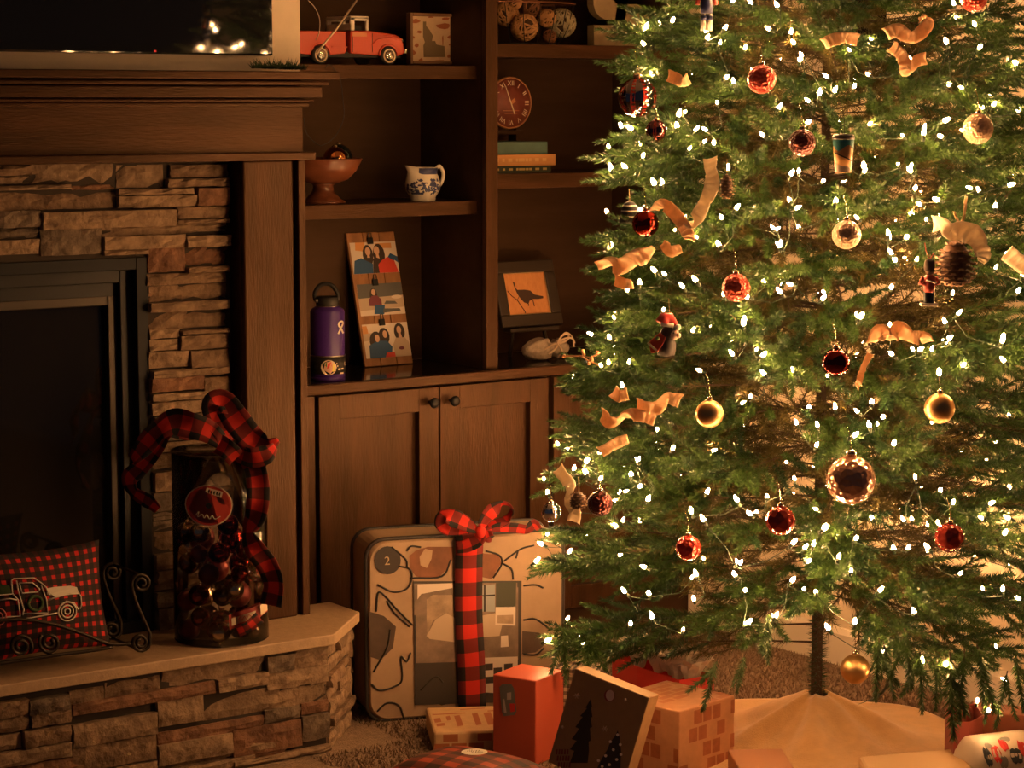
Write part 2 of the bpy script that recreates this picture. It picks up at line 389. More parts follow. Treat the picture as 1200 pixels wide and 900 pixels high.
put(B(-1.42, XO-.08, SY+.055, SY+.062, ZH+.02, 1.045), 'fire_glass', FIREGLASS, FP)
put(B(-1.5, XO, SY+.10, SY+.38, ZH-.01, 1.15), 'fire_chamber', BLACKMETAL, FP)

# ================================================================ RAISED HEARTH
HT = thing('hearth', 'raised stacked-stone hearth with a smooth tan slab and clipped corner', 'hearth', (-1.0, -.4, 0))
slab = [(-1.95, -.58), (-.277, -.58), (-.106, -.411), (-.106, -.272), (-.216, -.272), (-.216, -.20), (-1.95, -.20)]
put(MB().prism([(x, y, ZH-.026) for x, y in slab], (0, 0, .026)), 'hearth_slab', LIMESTONE, HT, .003)
HY = -.555
core = [(-1.93, HY), (-.288, HY), (-.135, -.402), (-.135, -.275), (-.22, -.275), (-.22, -.2), (-1.93, -.2)]
put(MB().prism([(x, y, 0) for x, y in core], (0, 0, ZH-.026)), 'hearth_core', MORTAR, HT)
def hst(u0, u1, z0, z1, d=None): stone(u0, u1, z0, z1, (0, HY, 0), (1, 0, 0), (0, -1, 0), d if d is not None else rnd.choice((.004, .01, .016, .022)), smat(), HT)
HL = [(-12,32,822,840),(33,81,817,834),(82,123,808,828),(124,190,797,815),(191,312,779,801),(313,345,768,787),(346,392,760,781),
      (-12,35,841,858),(36,83,832,849),(84,252,812,825),(254,313,792,806),(314,394,784,803),(-12,26,862,880),(27,82,853,872),(84,183,842,867),
      (184,238,818,848),(239,394,807,833),(-12,83,877,893),(84,183,869,897),(185,310,849,864),(311,353,830,845),(354,394,822,835),
      (184,272,866,889),(273,353,850,880),(354,394,837,866),(-12,90,895,912),(91,183,899,915),(184,272,891,910),(273,394,882,899)]
for x0, x1, y0, y1 in HL:
    y0 -= 1; y1 += 1; x0 -= .5; x1 += .5
    xm = (x0+x1)/2; zt, zb = py(xm, y0, HY-.01).z, py(xm, y1, HY-.01).z
    hst(py(x0, y0, HY-.01).x, min(py(x1, y0, HY-.01).x, -.283), max(zb, 0.001), min(max(zt, .01), ZH-.026), .02 if y1-y0 < 15 else None)
rows(-1.93, py(-12, 840, HY-.01).x, 0, ZH-.026, hst)
xf = py(-12, 890, HY-.01).x
rows(xf, -.40, 0, .055, hst, hmin=.025, hmax=.03)
cd_ = Vector((.153, .153, 0)).normalized(); cn = Vector((.7071, -.7071, 0)); L = .153*1.414
rows(0, L, 0, ZH-.027, lambda a, b, c, d: stone(a, b, c, d, (-.288, HY, 0), cd_, cn, rnd.uniform(.004, .022), STONE[rnd.choice((0, 2, 2))], HT), hmin=.025, hmax=.042, wmin=.07, wmax=.2)
rows(0, .127, 0, ZH-.027, lambda a, b, c, d: stone(a, b, c, d, (-.135, -.402, 0), (0, 1, 0), (1, 0, 0), rnd.uniform(.004, .018), STONE[rnd.choice((0, 2))], HT), hmin=.03, hmax=.05, wmin=.06, wmax=.12)

# ================================================================ BUILT-IN BOOKCASE AND CABINETS
ZC = .783
def knob(parent, x, z):
    put(MB().lathe([(.004, 0), (.004, .012), (.012, .018), (.0145, .024), (.012, .030), (.004, .032), (0, .032)], 14, (x, -.026, z), ax=(0, -1, 0)), 'knob', BLACKMETAL, parent)
def door(parent, x0, x1, kx):
    z0, z1 = .10, ZC-.030; f = .062
    d = MB(); y0, y1 = -.026, -.002
    d.box(x0, x0+f, y0, y1, z0, z1); d.box(x1-f, x1, y0, y1, z0, z1); d.box(x0+f, x1-f, y0, y1, z1-f, z1); d.box(x0+f, x1-f, y0, y1, z0, z0+f)
    o = put(d, 'door', WOOD, parent, .0015)
    put(B(x0+f-.002, x1-f+.002, -.006, -.003, z0+f-.002, z1-f+.002), 'door_panel', WOOD, o)
    if kx is not None: knob(o, kx, ZC-.068)
cab = thing('base_cabinet', 'wide two-door dark wood base cabinet with round black knobs', 'cabinet', (.37, .2, 0))
put(B(-.20, .750, 0, .34, .02, ZC-.026), 'cabinet_body', DARKWOOD, cab)
put(B(-.20, .005, -.018, -.001, .10, ZC-.028), 'stile', WOOD, cab, .0015)
door(cab, .012, .379, .350); door(cab, .384, .739, .415)
put(B(-.20, .745, -.004, .0, .0, .098), 'toe_kick', DARKWOOD, cab)
cab2 = thing('base_cabinet', 'narrow dark wood base cabinet half hidden behind the tree', 'cabinet', (1.0, .2, 0))
put(B(.752, RW-.002, 0, .34, .02, ZC-.026), 'cabinet_body', DARKWOOD, cab2)
door(cab2, .757, 1.10, .79); put(B(1.104, RW-.004, -.018, -.001, .10, ZC-.028), 'stile', WOOD, cab2, .0015)
put(B(.752, RW-.004, -.004, .0, .0, .098), 'toe_kick', DARKWOOD, cab2)
wt = thing('worktop', 'dark polished worktop with wooden front edge along the cabinets', 'worktop', (.53, .1, ZC-.026))
put(B(-.20, RW-.002, 0.004, .34, ZC-.025, ZC), 'top_panel', mat('polished_dark_top', (.018, .013, .011), .10, spec=.5), wt)
put(B(-.20, RW-.002, -.020, .004, ZC-.026, ZC), 'front_edge', WOODH, wt, .002)

bc = thing('bookcase', 'dark stained built-in bookcase with open shelves beside the fireplace', 'bookcase', (.53, .2, ZC))
BY = .345
put(B(-.20, RW-.002, BY, BY+.02, ZC, 2.3), 'back_panel', DARKWOOD, bc)
put(B(-.205, -.175, .02, BY, ZC, 2.3), 'side_panel', DARKWOOD, bc)
put(B(RW-.03, RW-.002, .03, BY, ZC, 2.3), 'side_panel', DARKWOOD, bc)
dv = put(B(.566, .592, .03, BY, ZC, 2.3), 'divider', DARKWOOD, bc)
put(B(.559, .598, .012, .031, ZC, 2.3), 'divider_face', WOOD, dv, .002)
SF = .066
for x0, x1, z0, z1 in ((-.175, .566, 1.561, 1.597), (-.175, .566, 1.2005, 1.237), (.592, RW-.03, 1.621, 1.6575), (.592, RW-.03, 1.2665, 1.3065), (-.175, .566, 1.98, 2.016), (.592, RW-.03, 2.02, 2.056)):
    s = put(B(x0, x1, SF+.012, BY, z0+.003, z1), 'shelf', DARKWOOD, bc); put(B(x0, x1, SF, SF+.013, z0, z1), 'shelf_edge', WOODH, s, .0015)
put(B(-.205, RW-.002, .01, BY, 2.3, 2.36), 'top_board', WOODH, bc, .004)

# ================================================================ TELEVISION AND MANTEL
tv = thing('television', 'black flat television on the wall above the mantel', 'television', (-.9, -.38, 1.607))
put(B(-1.52, -.302, -.385, -.345, 1.607, 2.31), 'casing', BEZEL, tv, .004)
put(B(-1.495, -.316, -.3875, -.384, 1.627, 2.295), 'screen', SCREEN, tv)
put(B(-.62, -.614, -.3862, -.384, 1.611, 1.615), 'standby_light', mat('standby_red', (.6, .02, .02), .4, emis=.4), tv)
put(B(-1.0, -.6, -.345, -.30, 1.75, 2.15), 'wall_mount', BLACKMETAL, tv)
tv.location = (-.9, -.375, 1.607); tv.rotation_euler.z = math.radians(4.5); tv.location.x = -.302-.598*math.cos(math.radians(4.5)); tv.location.y = -.365-.598*math.sin(math.radians(4.5))
g = thing('garland_sprig', 'small dark green evergreen sprig lying on the mantel end', 'greenery', (-.27, -.385, 1.571))
mb = MB(); st = MB()
a, b = Vector((-.375, -.40, 1.578)), Vector((-.225, -.385, 1.576)); st.tube([a, (a+b)/2+Vector((0, 0, .006)), b], .0015, 5)
for i in range(260):
    t = rnd.random(); p = a.lerp(b, t); d = Vector((rnd.uniform(-.6, .6), rnd.uniform(-1, 1), rnd.uniform(.05, 1.0))).normalized()*rnd.uniform(.016, .030)*(1 if t < .85 else .6)
    s = d.cross(Vector((.3, .8, .1))).normalized()*.0016
    mb.add([p-s, p+s, p+d], [(0, 1, 2)])
put(st, 'stem', BARK, g); put(mb, 'needles', mat('dull_green_needles', (.02, .05, .018), .6), g)

# ================================================================ THINGS ON THE LEFT SHELVES
# --- red toy pickup (faces right)
zt = 1.597
fwx, rwx, wy = py(453, 63, .10).x, py(373, 62, .10).x, .095      # wheel centres, near side
tr = thing('toy_truck', 'red toy pickup truck with white cab window frames on the top shelf', 'toy truck', ((fwx+rwx)/2, .16, zt))
yN, yF = .092, .225
def side(poly, y0, y1, mi=0, mb=None):
    mb = mb or MB(); return mb.prism([(x, y0, z) for x, z in poly], (0, y1-y0, 0), mi)
def Xp(x): return py(x, 60, .10).x
def Zp(y): return py(430, y, .10).z
def arch(cx, r, x0, x1, zb, n=8):     # underside with a wheel arch, from right to left
    zc = zt+.024
    return [(x1, zb)]+[(cx+r*math.cos(PI*i/n), zc+r*math.sin(PI*i/n)) for i in range(n+1)]+[(x0, zb)]
zb = Zp(63)
hood = [(Xp(409), Zp(36.5)), (Xp(432), Zp(36)), (Xp(462), Zp(40)), (Xp(469), Zp(44)), (Xp(471), Zp(50)), (Xp(472), Zp(60))]
put(side(hood+arch(fwx, .028, Xp(409), Xp(471), zb), yN, yF), 'cab_and_hood', RED, tr, .004)
bed = [(Xp(340), Zp(38)), (Xp(403), Zp(38))]
put(side(bed+arch(rwx, .030, Xp(340), Xp(403), zb), yN-.003, yN+.008), 'bed_side', RED, tr, .003)
put(side(bed+arch(rwx, .030, Xp(340), Xp(403), zb), yF-.008, yF+.003), 'bed_side', RED, tr, .003)
put(B(Xp(340), Xp(404), yN, yF, zb+.006, zb+.014), 'bed_floor', RED, tr)
put(B(Xp(340), Xp(342), yN, yF, zb+.01, Zp(38)), 'tailgate', RED, tr)
put(side([(Xp(386), Zp(55)), (Xp(404), Zp(55)), (Xp(404), Zp(56.5)), (Xp(386), Zp(56.5))], yN-.0055, yN-.002), 'bed_rib', RED, tr)
cab_o = [(Xp(409), Zp(20)), (Xp(432), Zp(20)), (Xp(431.5), Zp(35.5)), (Xp(409), Zp(35.5))]
fr = MB()
x0, x1, z0, z1 = Xp(410), Xp(431.5), Zp(36), Zp(20)
for y in (yN+.004, yF-.012):
    fr.box(x0, x0+.013, y, y+.008, z0, z1); fr.box(x1-.008, x1, y, y+.008, z0, z1); fr.box(x0, x1, y, y+.008, z1-.010, z1)
fr.box(x0, x1, yN+.004, yF-.004, z1-.006, z1+.002); fr.box(x0, x0+.006, yN+.004, yF-.004, z0, z0+.018)
put(fr, 'cab_roof_frame', WHITE, tr, .002)
put(B(x0+.012, x1-.010, yN+.02, yF-.02, z0-.01, z0+.014), 'seat', BLACK, tr, .003)
put(B(Xp(411), Xp(428), yN-.0012, yN+.001, Zp(43), Zp(38.5)), 'door_badge', mat('faded_orange', (.6, .22, .10), .5), tr)
for x_ in (411.5, 434.5): put(MB().tube([(Xp(x_), yN-.0004, zb+.004), (Xp(x_), yN-.0004, Zp(39))], .0009, 4), 'door_seam', BLACK, tr)
for cx_, r_ in ((fwx, .0285), (rwx, .0305)): put(MB().tube([(cx_+r_*math.cos(PI*i/12), yN-.001, zt+.024+r_*math.sin(PI*i/12)) for i in range(13)], .0030, 6), 'wheel_arch', RED, tr)
put(MB().tube([(Xp(434), yN-.0005, Zp(52)), (Xp(441), yN-.001, Zp(46)), (Xp(452), yN-.001, Zp(43.5)), (Xp(468), yN-.0005, Zp(45))], .0016, 6), 'fender_crease', RED, tr)
put(MB().tube([(Xp(342), yN-.002, Zp(38.5)), (Xp(403), yN-.002, Zp(38.5))], .0022, 6), 'bed_rail', RED, tr)
put(B(Xp(345), Xp(470), yN+.012, yF-.012, zb-.010, zb+.004), 'chassis', BLACK, tr)
put(side([(Xp(471), Zp(62)), (Xp(474), Zp(62)), (Xp(474.5), Zp(57)), (Xp(472), Zp(57))], yN-.004, yF+.004), 'bumper', SILVERY, tr, .001)
put(MB().lathe([(.0, .006), (.007, .004), (.007, 0)], 12, (Xp(471.5), yN+.016, Zp(47)), ax=(1, 0, 0)), 'headlight', SILVERY, tr)
for cx in (fwx, rwx):
    for y, s in ((yN+.012, -1), (yF-.012, 1)):
        t = put(MB().lathe([(.010, 0), (.021, 0), (.0238, .004), (.0238, .014), (.021, .018), (.010, .018)], 24, (cx, y-(.0 if s < 0 else 0), zt+.0240), ax=(0, s, 0)), 'wheel', mat('tyre_rubber', (.03, .027, .025), .7), tr)
        put(MB().lathe([(.0185, .0178), (.0185, .0192), (.0150, .0192), (.0150, .0178)], 24, (cx, y, zt+.024), ax=(0, s, 0)), 'whitewall', CREAM, t)
        put(MB().lathe([(.013, .017), (.013, .020), (.008, .0225), (0, .0225)], 16, (cx, y, zt+.024), ax=(0, s, 0)), 'hubcap', SILVERY, t)

# --- small framed map picture
fx0, fx1 = .424, .582; fz0, fz1 = 1.5975, 1.737; fy = .20
fm = thing('framed_picture', 'small square brown frame with grey map silhouette on cream paper', 'picture', ((fx0+fx1)/2, fy, fz0))
def fpt(x, y, k=0): p = py(x, y, fy-.006); return Vector((p.x, fy-.006-k, p.z))
P = [py(478, 75, fy), py(534.5, 75, fy), py(535.5, 16.5, fy), py(477, 16.5, fy)]
x0, x1, z0, z1 = P[0].x, P[1].x, max(P[0].z, 1.597), P[2].z
t = .0085
put(frame(MB(), x0, x1, z0, z1, t, fy-.014, fy+.008), 'picture_frame', mat('warm_frame_wood', (.20, .10, .05), .5), fm, .0015)
put(B(x0+t, x1-t, fy-.006, fy+.004, z0+t, z1-t), 'paper', mat('aged_paper', (.62, .44, .28), .7, var=.08, scale=40), fm)
def crop3(pts, k): return [fpt(340+a/5.4545, b/5.4545, k) for a, b in pts]
idaho = [(848,138),(868,138),(868,165),(893,195),(897,205),(912,228),(905,262),(925,262),(935,285),(985,295),(990,365),(852,365),(850,290),(860,270),(848,235)]
put(MB().poly(crop3(idaho[::-1], .0012)), 'map_silhouette', mat('grey_brown_felt', (.20, .145, .085), .9), fm)
blots = MB()
for a, b, rx, rz in ((800,135,32,16),(980,168,48,24),(995,120,30,10),(825,205,20,10),(785,240,14,10),(1022,238,20,14),(808,290,16,18),(1025,285,18,10),(785,335,22,18),(835,385,16,14),(1012,360,14,14),(1042,195,8,26),(950,390,40,8),(885,395,20,8),(780,395,16,8),(1040,385,12,14),(775,185,8,18),(975,255,5,40),(900,110,26,6),(1048,320,6,22)):
    n = 9; blots.poly(crop3([(a+rx*math.cos(2*PI*i/n)*rnd.uniform(.6, 1.1), b+rz*math.sin(2*PI*i/n)*rnd.uniform(.6, 1.1)) for i in range(n)][::-1], .0008))
put(blots, 'printed_blots', BROWNINK, fm)
for a, b in ((780, 122), (1034, 122), (780, 390), (1034, 388)): put(MB().ball(crop3([(a, b)], .001)[0], .0022, 8, 6), 'nail', BLACK, fm)

# --- thin wires in front of the truck
tag(put(MB().tube([py(371, 62, .05), py(395, 33, .05), py(421, -4, .05)], .0028, 8), 'metal_rod', mat('pale_metal', (.62, .50, .38), .35, .6)), 'thin pale metal rod leaning across the red toy truck', 'rod')
tag(put(MB().tube(catmull([py(x, y, .06) for x, y in ((361, 0), (369, 9), (374.5, 22), (374, 38), (370, 47))]), .0011, 6), 'thin_wire', mat('pale_metal', (.6, .5, .4), .3)), 'thin curved wire loop behind the pale metal rod', 'wire')
tag(put(MB().tube(catmull([py(x, y, SF-.006) for x, y in ((381, 80), (386, 75.5), (393, 83), (399, 93), (402, 118), (403, 137), (396, 155), (386, 166), (376, 171))], 5)+catmull([py(x, y, .075) for x, y in ((370, 168), (362, 160), (358, 152), (356, 138))], 5), .0011, 6), 'black_cord', BLACK), 'thin black cord hanging from the top shelf edge into the bowl', 'cord')
# --- footed wooden bowl with two baubles
bx, by, bz = .150, .175, 1.237
bowl = thing('footed_bowl', 'turned reddish wooden bowl on a flared foot', 'bowl', (bx, by, bz))
BW = mat('turned_wood', (.17, .055, .026), .3, var=.2, scale=10, stretch=(1, 1, 4))
put(MB().lathe([(.058, 0), (.058, .005), (.045, .012), (.028, .030), (.026, .046), (.034, .052)], 32, (bx, by, bz)), 'foot', BW, bowl)
put(MB().lathe([(.030, .050), (.066, .062), (.088, .085), (.104, .116), (.101, .118), (.082, .088), (.055, .070), (.0, .066)], 36, (bx, by, bz)), 'bowl_body', BW, bowl)
for x, y, r, m, lb in ((.164, .135, .033, mat('copper_mirror', (.62, .24, .09), .12, 1.0), 'copper bauble in the wooden bowl'), (.205, .185, .036, mat('teal_glass', (.10, .13, .11), .1, .9), 'dark teal glass bauble in the wooden bowl')):
    o = thing('bauble', lb, 'bauble', (x, y, bz+.080)); put(MB().ball((x, y, bz+.082+r), r), 'ball', m, o); put(MB().lathe([(.006, 0), (.006, .006), (0, .006)], 10, (x, y, bz+.082+2*r-.001)), 'cap', CAPG, o)
# --- blue and white jug
jx, jy, jz = .440, .14, 1.237
jug = thing('cream_jug', 'small blue and white china jug on the middle shelf', 'jug', (jx, jy, jz))
CH = mat('white_china', (.70, .64, .55), .15, coat=.4); BL = mat('cobalt_print', (.035, .045, .13), .3)
prof = [(.0, .0), (.033, 0), (.035, .004), (.034, .010), (.046, .028), (.0485, .045), (.043, .064), (.037, .076), (.040, .090), (.037, .090), (.033, .076), (.040, .050), (.030, .012), (0, .010)]
mbj = MB().lathe(prof, 32, (jx, jy, jz))
sp = []
for v in mbj.v:                                   # pull the rim out to a spout on the left
    a = math.atan2(v[1]-jy, v[0]-jx); h = (v[2]-jz)/.09
    k = max(0, math.cos(a-PI*1.02))**6*max(0, h-.6)*2.4
    sp.append((v[0]-k*.017, v[1], v[2]+k*.006))
mbj.v = sp; put(mbj, 'jug_body', CH, jug)
put(MB().tube(catmull([(jx+.036, jy, jz+.080), (jx+.054, jy, jz+.092), (jx+.066, jy, jz+.072), (jx+.060, jy, jz+.048), (jx+.043, jy, jz+.030)]), [.005]*25, 8), 'handle', CH, jug)
put(MB().lathe([(.0392, .0700), (.0388, .0770), (.0415, .0885)], 32, (jx, jy, jz)), 'blue_band', BL, jug)
bl = MB()
def on_jug(a, h): 
    r = np.interp(h, [.004, .010, .028, .045, .064, .076], [.035, .034, .046, .0485, .043, .037])+.0006
    return Vector((jx+r*math.cos(a), jy+r*math.sin(a), jz+h))
for i in range(110):
    a0, h0 = rnd.uniform(PI*.95, PI*1.95), rnd.choice((rnd.uniform(.02, .06), rnd.uniform(.024, .052))); sa, sh = rnd.uniform(.06, .19), rnd.uniform(.002, .006); n = 7
    bl.poly([on_jug(a0+sa*math.cos(2*PI*k/n)*rnd.uniform(.5, 1.1), h0+sh*math.sin(2*PI*k/n)*rnd.uniform(.5, 1.1)) for k in range(n)])
for i in range(8):
    a = PI*1.05+i*.11; bl.poly([on_jug(a, .019), on_jug(a+.11, .018), on_jug(a+.11, .0245), on_jug(a, .023)])
put(bl, 'blue_pattern', BL, jug)
# --- purple drinking bottle
qx, qy, qz = .098, .072, ZC
bt = thing('water_bottle', 'purple steel water bottle with black loop lid and stickers', 'bottle', (qx, qy, qz))
PUR = mat('purple_powder_coat', (.055, .018, .20), .38, bump=.1, bscale=400)
r = .0445
put(MB().lathe([(.0, 0), (r-.003, 0), (r, .004), (r, .178), (r-.003, .184), (.032, .190), (.030, .192)], 36, (qx, qy, qz)), 'bottle_body', PUR, bt)
put(MB().lathe([(r+.0004, .0), (r+.0004, .010)], 36, (qx, qy, qz)), 'base_ring', PUR, bt)
put(MB().lathe([(r+.0006, .018), (r+.0006, .062)], 36, (qx, qy, qz)), 'dark_sleeve', BLACK, bt)
put(MB().lathe([(r+.0008, .062), (r+.0008, .0655)], 36, (qx, qy, qz)), 'steel_line', mat('brushed_steel', (.55, .5, .45), .3, 1.0), bt)
put(MB().lathe([(.0305, .189), (.0305, .1935)], 30, (qx, qy, qz)), 'steel_collar', MATS['brushed_steel'], bt)
lid = put(MB().lathe([(.029, .1935), (.030, .196), (.030, .214), (.027, .217), (0, .217)], 30, (qx, qy, qz)), 'lid', BLACK, bt)
u = Vector(RT); v3 = Vector((0, 0, 1)); cb = Vector((qx, qy, qz))
put(MB().tube(catmull([cb+u*-.030+v3*.205, cb+u*-.032+v3*.226, cb+u*-.016+v3*.247, cb+u*.010+v3*.247, cb+u*.026+v3*.228, cb+u*.028+v3*.208]), .0055, 8), 'loop_handle', BLACK, lid)
put(MB().lathe([(.0055, 0), (.0055, .004), (0, .005)], 12, cb+u*-.026+v3*.205-Vector(FW)*.016, ax=tuple(-FW)), 'rivet', MATS['brushed_steel'], lid)
toC = math.atan2(CAM[1]-qy, CAM[0]-qx)
def onb(du, dz, k=.0012):
    a = toC+math.asin(max(-.98, min(.98, du/r))); return Vector((qx+(r+k)*math.cos(a), qy+(r+k)*math.sin(a), qz+dz))
# white ribbon-figure mark
mk = MB(); U = lambda x, y: ((x-384)/461., (445-y)/461.)
def strip2(mb, pts, wd, f, mi=0):
    for (xa, ya), (xb, yb) in zip(pts, pts[1:]):
        L_ = math.hypot(xb-xa, yb-ya); nx_, ny_ = -(yb-ya)/L_*wd/2, (xb-xa)/L_*wd/2
        mb.poly([f(xa+nx_, ya+ny_), f(xb+nx_, yb+ny_), f(xb-nx_, yb-ny_), f(xa-nx_, ya-ny_)], mi)
fm_ = lambda x, y: onb(*U(x, y))
strip2(mk, [(396.5,388.5),(399.5,382),(402.5,376.5),(401,373.5),(398,374.5),(396.8,378),(399.5,382),(402.5,388.5)], 2.0, fm_)
put(mk, 'white_mark', WHITE, bt)
def disc2(mb, cx, cy, rr, f, mi=0, n=16): mb.poly([f(cx+rr*math.cos(2*PI*i/n), cy-rr*math.sin(2*PI*i/n)) for i in range(n)], mi)
sk = MB(); disc2(sk, 385, 428.5, 9.2, lambda x, y: onb(*U(x, y), .0014)); 
f2 = lambda x, y: onb(*U(x, y), .0020)
sk.poly([f2(379, 431), f2(387, 436), f2(391.5, 429), f2(388, 421), f2(381.5, 422)], 1)
sk.poly([f2(383, 430), f2(388.5, 427), f2(388, 421.5), f2(384, 424)], 2); sk.poly([f2(389, 433.5), f2(392, 433), f2(391.5, 424.5), f2(390, 424.5)], 3)
sk.poly([f2(379, 424), f2(383, 428), f2(383, 422), f2(380.5, 422)], 4)
put(sk, 'round_sticker', [CREAM, mat('sticker_pink', (.6, .35, .25), .5), REDBRIGHT, mat('sticker_yellow', (.75, .65, .12), .5), mat('sticker_green', (.08, .22, .06), .5)], bt)
s2 = MB()
for y, a, b in ((424, 394, 404), (427, 395, 405), (431, 396, 402), (436, 398, 402)): strip2(s2, [(a, y), (b, y)], 1.8, lambda x, y: onb(*U(x, y), .0016))
put(s2, 'sticker_lettering', CREAM, bt)

# --- plank photo board leaning on the back panel
bl0 = pz(427.5, 430, ZC); bl0 = Vector((.318, .245, ZC+.002)); wv = Vector((1, .02, 0)).normalized(); 
up_ = Vector((0, .098, .37)).normalized(); nb = wv.cross(up_).normalized()*1.0
if nb.y > 0: nb = -nb
bw, bh, bd = .158, .372, .010
pb = thing('photo_board', 'plank board with three clipped photographs leaning on the worktop', 'photo board', tuple(bl0+wv*bw/2))
PLK = mat('oak_plank', (.30, .135, .052), .55, var=.22, scale=10, stretch=(4, 4, .5))
for i in range(3):
    c = bl0+wv*(bw*(i+.5)/3)+up_*bh/2+nb*-bd/2
    put(MB().obox(c, wv*(bw/6-.0008), up_*bh/2, nb*bd/2), 'plank', PLK, pb, .0012)
for h in (.06, .31): put(MB().obox(bl0+wv*bw/2+up_*h-nb*(bd+.004), wv*bw*.47, up_*.012, nb*.004), 'batten', PLK, pb)
def bp(a, h, k=0): return bl0+wv*(a*bw)+up_*(h*bh)+nb*(.0008+k)
skin = mat('print_skin', (.62, .38, .26), .5); hair = mat('print_hair', (.035, .02, .015), .5); blue = mat('print_blue', (.02, .08, .20), .5); redp = mat('print_red', (.60, .05, .03), .5)
sand = mat('print_sand', (.50, .38, .28), .5); hill = mat('print_slate', (.10, .10, .10), .5); whitep = mat('print_white', (.68, .58, .50), .5); plum = mat('print_plum', (.16, .03, .05), .5); orange = mat('print_orange', (.65, .30, .10), .5)
PM = [sand, skin, hair, blue, redp, hill, whitep, plum, orange]
# photograph corners (fractions of the board) and layered silhouettes inside
def photo(a0, a1, h0, h1, shapes, clip):
    o = put(MB().poly([bp(a0, h0), bp(a1, h0), bp(a1, h1), bp(a0, h1)]), 'photograph', whitep, pb)
    m = MB(); k = .0003
    for mi, kind, *g in shapes:
        k += .00012
        q = lambda s, t: bp(a0+(a1-a0)*min(1, max(0, s)), h0+(h1-h0)*min(1, max(0, t)), k)
        if kind == 'e':
            cx, cy, rx, ry = g; m.poly([q(cx+rx*math.cos(2*PI*i/14), cy+ry*math.sin(2*PI*i/14)) for i in range(14)], mi)
        else: m.poly([q(*p) for p in g[0]], mi)
    put(m, 'print', PM, o)
    cl = put(MB().obox(bp(clip, h1+.008, .003), wv*.0085, up_*.009, nb*.003), 'bulldog_clip', BLACKMETAL, pb, .001)
    put(MB().tube([bp(clip-.035, h1+.03, .004), bp(clip-.03, h1+.065, .006), bp(clip+.03, h1+.065, .006), bp(clip+.035, h1+.03, .004)], .0012, 5), 'clip_wire', BLACKMETAL, cl)
photo(.04, .985, .690, .925, [(6,'p',[(0,0),(1,0),(1,1),(0,1)]),(8,'p',[(.1,.75),(.3,.7),(.32,1),(.12,1)]),(8,'p',[(.55,.8),(.9,.78),(.9,.95),(.55,.95)]),(3,'p',[(.75,.0),(1,0),(1,.5),(.85,.62),(.74,.4)]),(6,'p',[(.88,0),(1,0),(1,.3),(.92,.4)]),
    (2,'e',.36,.58,.115,.34),(2,'e',.60,.58,.13,.36),(3,'p',[(.0,0),(.42,0),(.44,.3),(.34,.38),(.2,.5),(.05,.42)]),(4,'p',[(.55,0),(.98,0),(.92,.36),(.78,.5),(.66,.42),(.56,.28)]),(2,'p',[(.42,.0),(.56,.0),(.55,.45),(.46,.45)]),(1,'e',.365,.70,.060,.135),(1,'e',.555,.72,.062,.14),(1,'p',[(.335,.5),(.395,.5),(.39,.62),(.34,.62)]),(1,'p',[(.53,.5),(.6,.46),(.585,.62),(.535,.62)])], .46)
photo(.06, .985, .375, .612, [(5,'p',[(0,.55),(1,.55),(1,1),(0,1)]),(0,'p',[(0,.15),(1,.1),(1,.6),(0,.55)]),(6,'p',[(0,0),(1,0),(1,.22),(0,.16)]),(5,'p',[(.55,.34),(.85,.33),(.8,.42),(.6,.44)]),(6,'e',.85,.55,.12,.06),(2,'e',.34,.62,.085,.24),(7,'p',[(.22,.3),(.5,.28),(.5,.5),(.42,.62),(.3,.62),(.22,.5)]),(3,'p',[(.3,.04),(.52,.02),(.56,.3),(.34,.34)]),(5,'p',[(.5,.06),(.9,.1),(.88,.18),(.52,.2)]),(1,'e',.345,.73,.045,.10)], .44)
photo(.05, .985, .058, .312, [(6,'p',[(0,0),(1,0),(1,1),(0,1)]),(8,'p',[(0,.7),(.12,.7),(.1,.95),(0,.95)]),(0,'p',[(0,.5),(.3,.55),(.3,.75),(0,.72)]),(2,'e',.27,.48,.15,.3),(2,'e',.45,.62,.12,.25),(3,'p',[(.08,0),(.56,0),(.6,.3),(.5,.48),(.3,.5),(.1,.38)]),(4,'p',[(.42,0),(.66,0),(.66,.14),(.46,.14)]),(2,'e',.8,.72,.12,.26),(0,'p',[(.64,0),(.99,0),(.98,.4),(.9,.55),(.7,.55),(.62,.35)]),(7,'e',.8,.24,.06,.05),(1,'e',.29,.57,.052,.115),(1,'e',.47,.68,.050,.11),(1,'e',.79,.78,.052,.115),(1,'p',[(.76,.55),(.84,.55),(.82,.68),(.77,.68)])], .46)

# ================================================================ THINGS ON THE RIGHT SHELVES
zs = 1.6575
# --- wire basket with woven balls
bk = thing('wire_basket', 'dark wire basket holding woven balls on the upper right shelf', 'basket', (.80, .19, zs))
cx, cy = .79, .19
def ring(c, rx, ry, z, n=32): return [(c[0]+rx*math.cos(2*PI*i/n), c[1]+ry*math.sin(2*PI*i/n), z) for i in range(n)]
put(MB().tube(ring((cx, cy), .13, .09, zs+.003), .002, 6, closed=True), 'base_ring', BLACKMETAL, bk)
rim = MB().tube(ring((cx, cy), .18, .105, zs+.115), .0028, 6, closed=True); put(rim, 'rim', mat('rusty_wire', (.20, .08, .04), .5, .6), bk)
for i in range(20):
    a = 2*PI*i/20; put(MB().tube([(cx+.13*math.cos(a), cy+.09*math.sin(a), zs+.003), (cx+.16*math.cos(a), cy+.10*math.sin(a), zs+.05), (cx+.18*math.cos(a), cy+.105*math.sin(a), zs+.115)], .0012, 5), 'wire', BLACKMETAL, bk)
WV = mat('woven_cane', (.48, .25, .10), .7, var=.35, scale=30); WG = mat('grey_cane', (.36, .31, .20), .75, var=.35, scale=30); WD = mat('dark_cane', (.22, .09, .04), .75, var=.3, scale=30)
